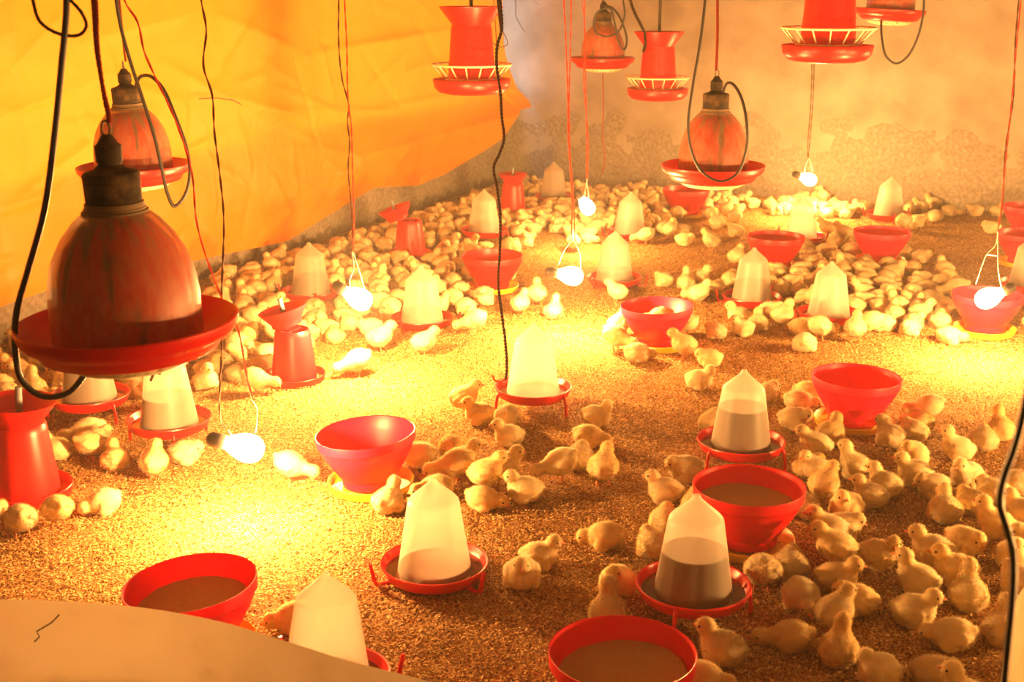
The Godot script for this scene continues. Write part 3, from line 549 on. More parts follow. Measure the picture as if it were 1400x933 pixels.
	[-0.773, -5.312, 9.0, "doze", 0.78, false, "dozing chick facing right, right of the empty cluster drinker", "chicks on the litter", 0.004],
	[-0.881, -5.289, 130.0, "tuck", 0.76, false, "huddled chick facing away, right of the empty cluster drinker", "chicks on the litter", 0.004],
	[-1.044, -5.276, 198.0, "peck", 0.79, false, "pecking chick facing left, behind the empty cluster drinker", "chicks on the litter", 0.004],
	[-0.854, -5.388, 189.0, "tuck", 0.76, false, "huddled chick facing left, right of the empty cluster drinker, farther of two", "chicks on the litter", 0.004],
	[-2.123, -4.803, 114.0, "stand", 0.81, false, "standing chick facing away, right of the bowl behind the dark rope", "chicks on the litter", 0.004],
	[-0.598, -5.531, 357.0, "doze", 0.82, false, "dozing chick facing right, left of the bowl under the right bulb, farther of two", "chicks on the litter", 0.004],
	[-1.505, -5.116, 45.0, "stand", 0.76, false, "standing chick facing right, left of the half-full cluster drinker", "chicks on the litter", 0.004],
	[-0.801, -5.473, 9.0, "up", 0.77, false, "head-up chick facing right, right of the empty cluster drinker", "chicks on the litter", 0.004],
	[-1.835, -4.996, 190.0, "stand", 0.74, false, "standing chick facing left, in front of the drinker right of the middle bulb", "chicks on the litter", 0.004],
	[-1.098, -5.355, 32.0, "up", 0.74, false, "head-up chick facing right, right of the half-full cluster drinker", "chicks on the litter", 0.004],
	[-1.539, -5.206, 201.0, "doze", 0.81, false, "dozing chick facing left, left of the half-full cluster drinker", "chicks on the litter", 0.004],
	[-0.699, -5.642, 273.0, "tuck", 0.76, false, "huddled chick facing the camera, far left of the drinker cut by the right edge", "chicks on the litter", 0.004],
	[-0.895, -5.553, 190.0, "up", 0.77, false, "head-up chick facing left, far right of the empty cluster drinker", "chicks on the litter", 0.004],
	[-1.151, -5.448, 102.0, "tuck", 0.77, false, "huddled chick facing away, right of the half-full cluster drinker", "chicks on the litter", 0.004],
	[-1.495, -5.314, 75.0, "tuck", 0.79, false, "huddled chick facing away, left of the half-full cluster drinker", "chicks on the litter", 0.004],
	[-0.641, -5.732, 7.0, "doze", 0.76, false, "dozing chick facing right, far left of the drinker cut by the right edge", "chicks on the litter", 0.004],
	[-0.54, -5.819, 96.0, "tuck", 0.81, false, "huddled chick facing away, left of the drinker cut by the right edge, nearer of two", "chicks on the litter", 0.004],
	[-0.921, -5.644, 179.0, "tuck", 0.83, false, "huddled chick facing left, well behind the empty cluster drinker", "chicks on the litter", 0.004],
	[-0.823, -5.708, 9.0, "doze", 0.83, false, "dozing chick facing right, well in front of the far pink bowl", "chicks on the litter", 0.004],
	[-1.645, -5.381, 108.0, "tall", 0.79, false, "long-necked chick facing away, right of the drinker right of the middle bulb", "chicks on the litter", 0.004],
	[-1.218, -5.601, 13.0, "tuck", 0.74, false, "huddled chick facing right, right of the half-full cluster drinker, farther of two", "chicks on the litter", 0.004],
	[-0.617, -5.887, 66.0, "tuck", 0.76, false, "huddled chick facing away, left of the drinker cut by the right edge, farther of two", "chicks on the litter", 0.004],
	[-1.755, -5.388, 169.0, "tuck", 0.75, false, "huddled chick facing left, right of the drinker right of the middle bulb", "chicks on the litter", 0.004],
	[-1.485, -5.541, 95.0, "tuck", 0.78, false, "huddled chick facing away, behind the half-full cluster drinker", "chicks on the litter", 0.004],
	[-1.618, -5.492, 27.0, "up", 0.83, false, "head-up chick facing right, right of the drinker right of the middle bulb", "chicks on the litter", 0.004],
	[-0.954, -5.902, 190.0, "up", 0.76, false, "head-up chick facing left, in front of the far pink bowl", "chicks on the litter", 0.004],
	[-0.831, -5.987, 28.0, "up", 0.83, false, "head-up chick facing right, in front of the far pink bowl", "chicks on the litter", 0.004],
	[-1.339, -5.803, 213.0, "tuck", 0.76, false, "huddled chick facing left, in front of the red bowl behind two jars", "chicks on the litter", 0.004],
	[-0.952, -6.0, 209.0, "tuck", 0.8, false, "huddled chick facing left, in front of the far pink bowl", "chicks on the litter", 0.004],
	[-0.629, -6.157, 126.0, "up", 0.8, false, "head-up chick facing away, right of the far pink bowl", "chicks on the litter", 0.004],
	[-1.238, -5.882, 32.0, "tuck", 0.76, false, "huddled chick facing right, right of the red bowl behind two jars", "chicks on the litter", 0.004],
	[-0.765, -6.129, 97.0, "tuck", 0.78, false, "huddled chick facing away, right of the far pink bowl, nearer of two", "chicks on the litter", 0.004],
	[-1.163, -5.973, 101.0, "tuck", 0.77, false, "huddled chick facing away, right of the red bowl behind two jars", "chicks on the litter", 0.004],
	[-0.885, -6.126, 259.0, "tuck", 0.82, false, "huddled chick facing the camera, in front of the far pink bowl", "chicks on the litter", 0.004],
	[-0.983, -6.122, 99.0, "tuck", 0.79, false, "huddled chick facing away, left of the far pink bowl", "chicks on the litter", 0.004],
	[-1.562, -5.914, 75.0, "stand", 0.76, false, "standing chick facing away, left of the red bowl behind two jars", "chicks on the litter", 0.004],
	[-1.093, -6.144, 190.0, "doze", 0.79, false, "dozing chick facing left, left of the far pink bowl", "chicks on the litter", 0.004],
	[-1.253, -6.154, 192.0, "tuck", 0.81, false, "huddled chick facing left, right of the red bowl behind two jars", "chicks on the litter", 0.004],
	[-0.765, -6.406, 17.0, "tuck", 0.75, false, "huddled chick facing right, right of the far pink bowl", "chicks on the litter", 0.004],
	[-0.842, -6.473, 98.0, "tuck", 0.76, false, "huddled chick facing away, right of the far pink bowl, farther of two", "chicks on the litter", 0.004],
	[-1.218, -6.352, 11.0, "tuck", 0.78, false, "huddled chick facing right, left of the far pink bowl, nearer of two", "chicks on the litter", 0.004],
	[-1.105, -6.419, 30.0, "tuck", 0.8, false, "huddled chick facing right, left of the far pink bowl, farther of two", "chicks on the litter", 0.004],
	[-1.326, -6.379, 102.0, "tuck", 0.82, false, "huddled chick facing away, in front of the pale drinker behind the red bowl", "chicks on the litter", 0.004],
	[-1.775, -6.206, 166.0, "stand", 0.82, false, "standing chick facing left, far left of the red bowl behind two jars", "chicks on the litter", 0.004],
	[-2.41, -5.91, 112.0, "stand", 0.74, false, "standing chick facing away, far left of the drinker below the hanging feeder", "chicks on the litter", 0.004],
	[-1.128, -6.603, 100.0, "tuck", 0.83, false, "huddled chick facing away, right of the pale drinker behind the red bowl, nearer of two", "chicks on the litter", 0.004],
	[-1.218, -6.568, 101.0, "tuck", 0.82, false, "huddled chick facing away, right of the pale drinker behind the red bowl, farther of two", "chicks on the litter", 0.004],
	[-2.686, -5.923, 294.0, "up", 0.76, false, "head-up chick facing the camera, right of the drinker behind the rope bowl", "chicks on the litter", 0.004],
	[-1.947, -6.31, 17.0, "tuck", 0.78, false, "huddled chick facing right, right of the drinker below the hanging feeder", "chicks on the litter", 0.004],
	[-2.138, -6.234, 209.0, "peck", 0.75, false, "pecking chick facing left, right of the drinker below the hanging feeder", "chicks on the litter", 0.004],
	[-1.217, -6.756, 181.0, "stand", 0.75, false, "standing chick facing left, right of the pale drinker behind the red bowl, nearer of two", "chicks on the litter", 0.004],
	[-2.07, -6.425, 78.0, "stand", 0.77, false, "standing chick facing away, right of the drinker below the hanging feeder", "chicks on the litter", 0.004],
	[-1.322, -6.846, 201.0, "stand", 0.74, false, "standing chick facing left, right of the pale drinker behind the red bowl, farther of two", "chicks on the litter", 0.004],
	[-1.766, -6.646, 165.0, "tuck", 0.78, false, "huddled chick facing left, left of the pale drinker behind the red bowl", "chicks on the litter", 0.004],
	[-2.039, -6.549, 217.0, "tuck", 0.79, false, "huddled chick facing left, right of the drinker below the hanging feeder", "chicks on the litter", 0.004],
	[-2.149, -6.555, 108.0, "tuck", 0.82, false, "huddled chick facing away, right of the drinker below the hanging feeder", "chicks on the litter", 0.004],
	[-1.891, -6.696, 136.0, "stand", 0.82, false, "standing chick facing away, far left of the pale drinker behind the red bowl", "chicks on the litter", 0.004],
	[-0.526, -7.339, 184.0, "tuck", 0.78, false, "huddled chick facing left, left of the farther bowl at the right edge", "chicks on the litter", 0.004],
	[-0.972, -7.184, 118.0, "peck", 0.83, false, "pecking chick facing away, in front of the far wall drinker", "chicks on the litter", 0.004],
	[-2.716, -6.451, 193.0, "tuck", 0.81, false, "huddled chick facing left, left of the drinker below the hanging feeder", "chicks on the litter", 0.004],
	[-0.921, -7.361, 27.0, "tuck", 0.81, false, "huddled chick facing right, right of the far wall drinker", "chicks on the litter", 0.004],
	[-1.854, -6.945, 95.0, "stand", 0.79, false, "standing chick facing away, right of the far red bowl, nearer of two", "chicks on the litter", 0.004],
	[-2.178, -6.911, 78.0, "peck", 0.79, false, "pecking chick facing away, in front of the far red bowl", "chicks on the litter", 0.004],
	[-2.017, -7.014, 137.0, "peck", 0.74, false, "pecking chick facing away, right of the far red bowl", "chicks on the litter", 0.004],
	[-0.854, -7.567, 187.0, "doze", 0.83, false, "dozing chick facing left, right of the far wall drinker", "chicks on the litter", 0.004],
	[-1.953, -7.132, 75.0, "stand", 0.79, false, "standing chick facing away, right of the far red bowl, farther of two", "chicks on the litter", 0.004],
	[-0.548, -7.894, 34.0, "up", 0.75, false, "head-up chick facing right, far left of the farther bowl at the right edge", "chicks on the litter", 0.004],
	[-0.665, -7.854, 185.0, "tuck", 0.81, false, "huddled chick facing left, far right of the far wall drinker", "chicks on the litter", 0.004],
	[-0.792, -7.796, 6.0, "doze", 0.77, false, "dozing chick facing right, right of the far wall drinker", "chicks on the litter", 0.004],
	[-1.018, -7.757, 98.0, "tuck", 0.78, false, "huddled chick facing away, right of the far wall drinker", "chicks on the litter", 0.004],
	[-1.503, -7.586, 191.0, "doze", 0.83, false, "dozing chick facing left, left of the far wall drinker, nearer of two", "chicks on the litter", 0.004],
	[-1.407, -7.658, 10.0, "tuck", 0.77, false, "huddled chick facing right, left of the far wall drinker", "chicks on the litter", 0.004],
	[-0.97, -7.863, 177.0, "up", 0.76, false, "head-up chick facing left, right of the far wall drinker", "chicks on the litter", 0.004],
	[-2.376, -7.207, 28.0, "tuck", 0.78, false, "huddled chick facing right, left of the far red bowl", "chicks on the litter", 0.004],
	[-1.294, -7.729, 190.0, "doze", 0.79, false, "dozing chick facing left, left of the far wall drinker, farther of two", "chicks on the litter", 0.004],
	[-1.697, -7.63, 193.0, "tuck", 0.81, false, "huddled chick facing left, far left of the far wall drinker", "chicks on the litter", 0.004],
	[-1.813, -7.587, 103.0, "tuck", 0.82, false, "huddled chick facing away, far right of the far red bowl", "chicks on the litter", 0.004],
	[-1.462, -7.758, 101.0, "tuck", 0.8, false, "huddled chick facing away, left of the far wall drinker", "chicks on the litter", 0.004],
	[-0.92, -8.028, 187.0, "up", 0.81, false, "head-up chick facing left, far right of the far wall drinker", "chicks on the litter", 0.004],
	[-1.918, -7.565, 194.0, "tuck", 0.76, false, "huddled chick facing left, far right of the far red bowl", "chicks on the litter", 0.004],
	[-2.002, -7.67, 15.0, "up", 0.78, false, "head-up chick facing right, far right of the far red bowl", "chicks on the litter", 0.004],
	[-1.693, -7.844, 12.0, "tuck", 0.75, false, "huddled chick facing right, far left of the far wall drinker", "chicks on the litter", 0.004],
	[-1.618, -8.0, 102.0, "up", 0.81, false, "head-up chick facing away, far left of the far wall drinker", "chicks on the litter", 0.004],
	[-2.654, -2.486, 352.0, "up", 0.77, true, "head-up chick facing right, behind the feeder at the left edge", "chicks in the crowd by the tarpaulin", 0.003],
	[-2.944, -2.563, 314.0, "up", 0.82, true, "head-up chick facing the camera, left of the hose-loop drinker", "chicks in the crowd by the tarpaulin", 0.003],
	[-2.839, -2.622, 144.0, "tuck", 0.8, true, "huddled chick facing away, left of the hose-loop drinker, nearer of two", "chicks in the crowd by the tarpaulin", 0.003],
	[-2.925, -2.704, 248.0, "up", 0.73, true, "head-up chick facing left, left of the hose-loop drinker", "chicks in the crowd by the tarpaulin", 0.003],
	[-3.057, -2.69, 110.0, "tuck", 0.73, true, "huddled chick facing away, left of the hose-loop drinker, farther of two", "chicks in the crowd by the tarpaulin", 0.003],
	[-3.185, -2.755, 337.0, "doze", 0.75, true, "dozing chick facing the camera, left of the hose-loop drinker", "chicks in the crowd by the tarpaulin", 0.003],
	[-3.144, -2.85, 195.0, "peck", 0.75, true, "pecking chick facing left, left of the hose-loop drinker", "chicks in the crowd by the tarpaulin", 0.003],
	[-3.032, -2.908, 55.0, "tuck", 0.78, true, "huddled chick facing right, left of the hose-loop drinker", "chicks in the crowd by the tarpaulin", 0.003],
	[-3.297, -2.868, 176.0, "up", 0.84, true, "head-up chick facing left, far left of the hose-loop drinker, nearer of two", "chicks in the crowd by the tarpaulin", 0.003],
	[-2.98, -3.033, 72.0, "up", 0.73, true, "head-up chick facing away, behind the hose-loop drinker", "chicks in the crowd by the tarpaulin", 0.003],
	[-3.144, -2.977, 138.0, "tall", 0.82, true, "long-necked chick facing away, left of the hose-loop drinker", "chicks in the crowd by the tarpaulin", 0.003],
	[-3.298, -2.972, 212.0, "tuck", 0.77, true, "huddled chick facing left, far left of the hose-loop drinker, nearer of two", "chicks in the crowd by the tarpaulin", 0.003],
	[-3.107, -3.075, 167.0, "tuck", 0.72, true, "huddled chick facing left, behind the hose-loop drinker, nearer of two", "chicks in the crowd by the tarpaulin", 0.003],
	[-2.692, -3.304, 328.0, "tall", 0.76, true, "long-necked chick facing the camera, left of the feeder with the tilted lid", "chicks in the crowd by the tarpaulin", 0.003],
	[-3.072, -3.162, 353.0, "stand", 0.73, true, "standing chick facing right, behind the hose-loop drinker", "chicks in the crowd by the tarpaulin", 0.003],
	[-3.298, -3.079, 223.0, "up", 0.76, true, "head-up chick facing left, far left of the hose-loop drinker, farther of two", "chicks in the crowd by the tarpaulin", 0.003],
	[-3.432, -3.023, 146.0, "doze", 0.77, true, "dozing chick facing away, far left of the hose-loop drinker", "chicks in the crowd by the tarpaulin", 0.003],
	[-3.191, -3.159, 235.0, "tuck", 0.82, true, "huddled chick facing left, behind the hose-loop drinker, farther of two", "chicks in the crowd by the tarpaulin", 0.003],
	[-2.638, -3.422, 38.0, "tuck", 0.74, true, "huddled chick facing right, left of the feeder with the tilted lid, nearest of four", "chicks in the crowd by the tarpaulin", 0.003],
	[-2.881, -3.368, 63.0, "tuck", 0.78, true, "huddled chick facing right, left of the feeder with the tilted lid, second of four", "chicks in the crowd by the tarpaulin", 0.003],
	[-3.392, -3.135, 205.0, "left", 0.77, true, "head-turned chick facing left, far left of the hose-loop drinker, nearer of two", "chicks in the crowd by the tarpaulin", 0.003],
	[-3.03, -3.339, 57.0, "peck", 0.77, true, "pecking chick facing right, well behind the hose-loop drinker", "chicks in the crowd by the tarpaulin", 0.003],
	[-3.526, -3.123, 199.0, "left", 0.76, true, "head-turned chick facing left, far left of the hose-loop drinker, farther of two", "chicks in the crowd by the tarpaulin", 0.003],
	[-3.189, -3.298, 255.0, "doze", 0.82, true, "dozing chick facing the camera, well behind the hose-loop drinker, nearer of two", "chicks in the crowd by the tarpaulin", 0.003],
	[-2.8, -3.501, 203.0, "tuck", 0.82, true, "huddled chick facing left, left of the feeder with the tilted lid", "chicks in the crowd by the tarpaulin", 0.003],
	[-3.378, -3.238, 189.0, "tuck", 0.73, true, "huddled chick facing left, well behind the hose-loop drinker, nearer of two", "chicks in the crowd by the tarpaulin", 0.003],
	[-3.127, -3.397, 105.0, "tuck", 0.84, true, "huddled chick facing away, well behind the hose-loop drinker", "chicks in the crowd by the tarpaulin", 0.003],
	[-2.579, -3.67, 72.0, "tuck", 0.74, true, "huddled chick facing away, behind the feeder with the tilted lid", "chicks in the crowd by the tarpaulin", 0.003],
	[-3.272, -3.372, 155.0, "up", 0.74, true, "head-up chick facing away, well behind the hose-loop drinker, nearest of three", "chicks in the crowd by the tarpaulin", 0.003],
	[-3.607, -3.223, 198.0, "tuck", 0.8, true, "huddled chick facing left, far left of the hose-loop drinker, farther of two", "chicks in the crowd by the tarpaulin", 0.003],
	[-3.005, -3.505, 164.0, "tuck", 0.8, true, "huddled chick facing left, far left of the feeder with the tilted lid, nearest of three", "chicks in the crowd by the tarpaulin", 0.003],
	[-2.916, -3.562, 359.0, "left", 0.78, true, "head-turned chick facing right, far left of the feeder with the tilted lid", "chicks in the crowd by the tarpaulin", 0.003],
	[-2.799, -3.618, 330.0, "preen", 0.72, true, "preening chick facing the camera, left of the feeder with the tilted lid", "chicks in the crowd by the tarpaulin", 0.003],
	[-3.499, -3.31, 120.0, "up", 0.79, true, "head-up chick facing away, well behind the hose-loop drinker, second of three", "chicks in the crowd by the tarpaulin", 0.003],
	[-3.421, -3.386, 277.0, "doze", 0.8, true, "dozing chick facing the camera, well behind the hose-loop drinker, farther of two", "chicks in the crowd by the tarpaulin", 0.003],
	[-3.014, -3.62, 72.0, "tuck", 0.83, true, "huddled chick facing away, far left of the feeder with the tilted lid", "chicks in the crowd by the tarpaulin", 0.003],
	[-3.208, -3.557, 336.0, "up", 0.8, true, "head-up chick facing the camera, far left of the feeder with the tilted lid", "chicks in the crowd by the tarpaulin", 0.003],
	[-3.609, -3.376, 200.0, "up", 0.76, true, "head-up chick facing left, well behind the hose-loop drinker", "chicks in the crowd by the tarpaulin", 0.003],
	[-3.118, -3.606, 140.0, "tall", 0.77, true, "long-necked chick facing away, far left of the feeder with the tilted lid", "chicks in the crowd by the tarpaulin", 0.003],
	[-2.657, -3.837, 120.0, "tall", 0.84, true, "long-necked chick facing away, behind the feeder with the tilted lid", "chicks in the crowd by the tarpaulin", 0.003],
	[-2.877, -3.737, 358.0, "doze", 0.78, true, "dozing chick facing right, far left of the feeder with the tilted lid", "chicks in the crowd by the tarpaulin", 0.003],
	[-3.33, -3.527, 332.0, "up", 0.75, true, "head-up chick facing the camera, well behind the hose-loop drinker", "chicks in the crowd by the tarpaulin", 0.003],
	[-3.511, -3.478, 123.0, "up", 0.81, true, "head-up chick facing away, well behind the hose-loop drinker, third of three", "chicks in the crowd by the tarpaulin", 0.003],
	[-2.785, -3.848, 229.0, "stand", 0.8, true, "standing chick facing left, well behind the feeder with the tilted lid", "chicks in the crowd by the tarpaulin", 0.003],
	[-2.599, -3.965, 141.0, "tuck", 0.73, true, "huddled chick facing away, left of the left-bulb drinker", "chicks in the crowd by the tarpaulin", 0.003],
	[-3.143, -3.718, 217.0, "tuck", 0.81, true, "huddled chick facing left, far left of the feeder with the tilted lid, second of three", "chicks in the crowd by the tarpaulin", 0.003],
	[-3.475, -3.588, 182.0, "tuck", 0.77, true, "huddled chick facing left, well behind the hose-loop drinker, farther of two", "chicks in the crowd by the tarpaulin", 0.003],
	[-2.917, -3.849, 140.0, "preen", 0.74, true, "preening chick facing away, well behind the feeder with the tilted lid", "chicks in the crowd by the tarpaulin", 0.003],
	[-2.716, -3.952, 203.0, "tuck", 0.8, true, "huddled chick facing left, far left of the left-bulb drinker, nearer of two", "chicks in the crowd by the tarpaulin", 0.003],
	[-3.641, -3.527, 220.0, "doze", 0.81, true, "dozing chick facing left, well behind the hose-loop drinker", "chicks in the crowd by the tarpaulin", 0.003],
	[-3.023, -3.815, 240.0, "tuck", 0.75, true, "huddled chick facing left, far left of the feeder with the tilted lid, third of three", "chicks in the crowd by the tarpaulin", 0.003],
	[-3.338, -3.676, 263.0, "tuck", 0.8, true, "huddled chick facing the camera, far left of the crowd drinker, nearer of two", "chicks in the crowd by the tarpaulin", 0.003],
	[-2.537, -4.122, 234.0, "tuck", 0.79, true, "huddled chick facing left, left of the left-bulb drinker, nearest of three", "chicks in the crowd by the tarpaulin", 0.003],
	[-2.688, -4.052, 209.0, "tuck", 0.74, true, "huddled chick facing left, left of the left-bulb drinker, second of three", "chicks in the crowd by the tarpaulin", 0.003],
	[-3.209, -3.811, 136.0, "doze", 0.72, true, "dozing chick facing away, far left of the crowd drinker", "chicks in the crowd by the tarpaulin", 0.003],
	[-3.13, -3.862, 296.0, "tuck", 0.76, true, "huddled chick facing the camera, far left of the crowd drinker, farther of two", "chicks in the crowd by the tarpaulin", 0.003],
	[-2.842, -4.01, 243.0, "tuck", 0.84, false, "huddled chick facing left, far left of the left-bulb drinker, farther of two", "chicks in the crowd by the tarpaulin", 0.003],
	[-3.031, -3.924, 168.0, "tuck", 0.8, false, "huddled chick facing left, far left of the crowd drinker", "chicks in the crowd by the tarpaulin", 0.003],
	[-3.602, -3.669, 205.0, "left", 0.79, false, "head-turned chick facing left, far left of the crowd drinker, nearer of two", "chicks in the crowd by the tarpaulin", 0.003],
	[-3.338, -3.801, 1.0, "stand", 0.78, false, "standing chick facing right, far left of the crowd drinker, nearer of two", "chicks in the crowd by the tarpaulin", 0.003],
	[-3.498, -3.75, 259.0, "doze", 0.79, false, "dozing chick facing the camera, far left of the crowd drinker", "chicks in the crowd by the tarpaulin", 0.003],
	[-2.65, -4.153, 163.0, "tuck", 0.72, false, "huddled chick facing left, left of the left-bulb drinker, third of three", "chicks in the crowd by the tarpaulin", 0.003],
	[-0.621, -5.132, 82.0, "preen", 0.74, false, "preening chick facing away, left of the bowl under the right bulb", "chicks in the crowd by the tarpaulin", 0.003],
	[-2.786, -4.126, 330.0, "tuck", 0.83, false, "huddled chick facing the camera, left of the left-bulb drinker", "chicks in the crowd by the tarpaulin", 0.003],
	[-3.208, -3.936, 37.0, "tuck", 0.75, false, "huddled chick facing right, far left of the crowd drinker", "chicks in the crowd by the tarpaulin", 0.003],
	[-3.641, -3.773, 89.0, "tuck", 0.78, false, "huddled chick facing away, far left of the crowd drinker", "chicks in the crowd by the tarpaulin", 0.003],
	[-3.051, -4.081, 9.0, "up", 0.82, false, "head-up chick facing right, left of the crowd drinker", "chicks in the crowd by the tarpaulin", 0.003],
	[-2.719, -4.237, 29.0, "doze", 0.75, false, "dozing chick facing right, left of the left-bulb drinker", "chicks in the crowd by the tarpaulin", 0.003],
	[-2.899, -4.159, 234.0, "tuck", 0.76, false, "huddled chick facing left, in front of the crowd drinker", "chicks in the crowd by the tarpaulin", 0.003],
	[-3.326, -3.981, 70.0, "stand", 0.74, false, "standing chick facing right, far left of the crowd drinker, farther of two", "chicks in the crowd by the tarpaulin", 0.003],
	[-3.21, -4.069, 359.0, "up", 0.78, false, "head-up chick facing right, far left of the crowd drinker", "chicks in the crowd by the tarpaulin", 0.003],
	[-3.505, -3.935, 207.0, "right", 0.77, false, "head-turned chick facing left, far left of the crowd drinker, farther of two", "chicks in the crowd by the tarpaulin", 0.003],
	[-3.029, -4.18, 2.0, "stand", 0.77, false, "standing chick facing right, left of the crowd drinker", "chicks in the crowd by the tarpaulin", 0.003],
]
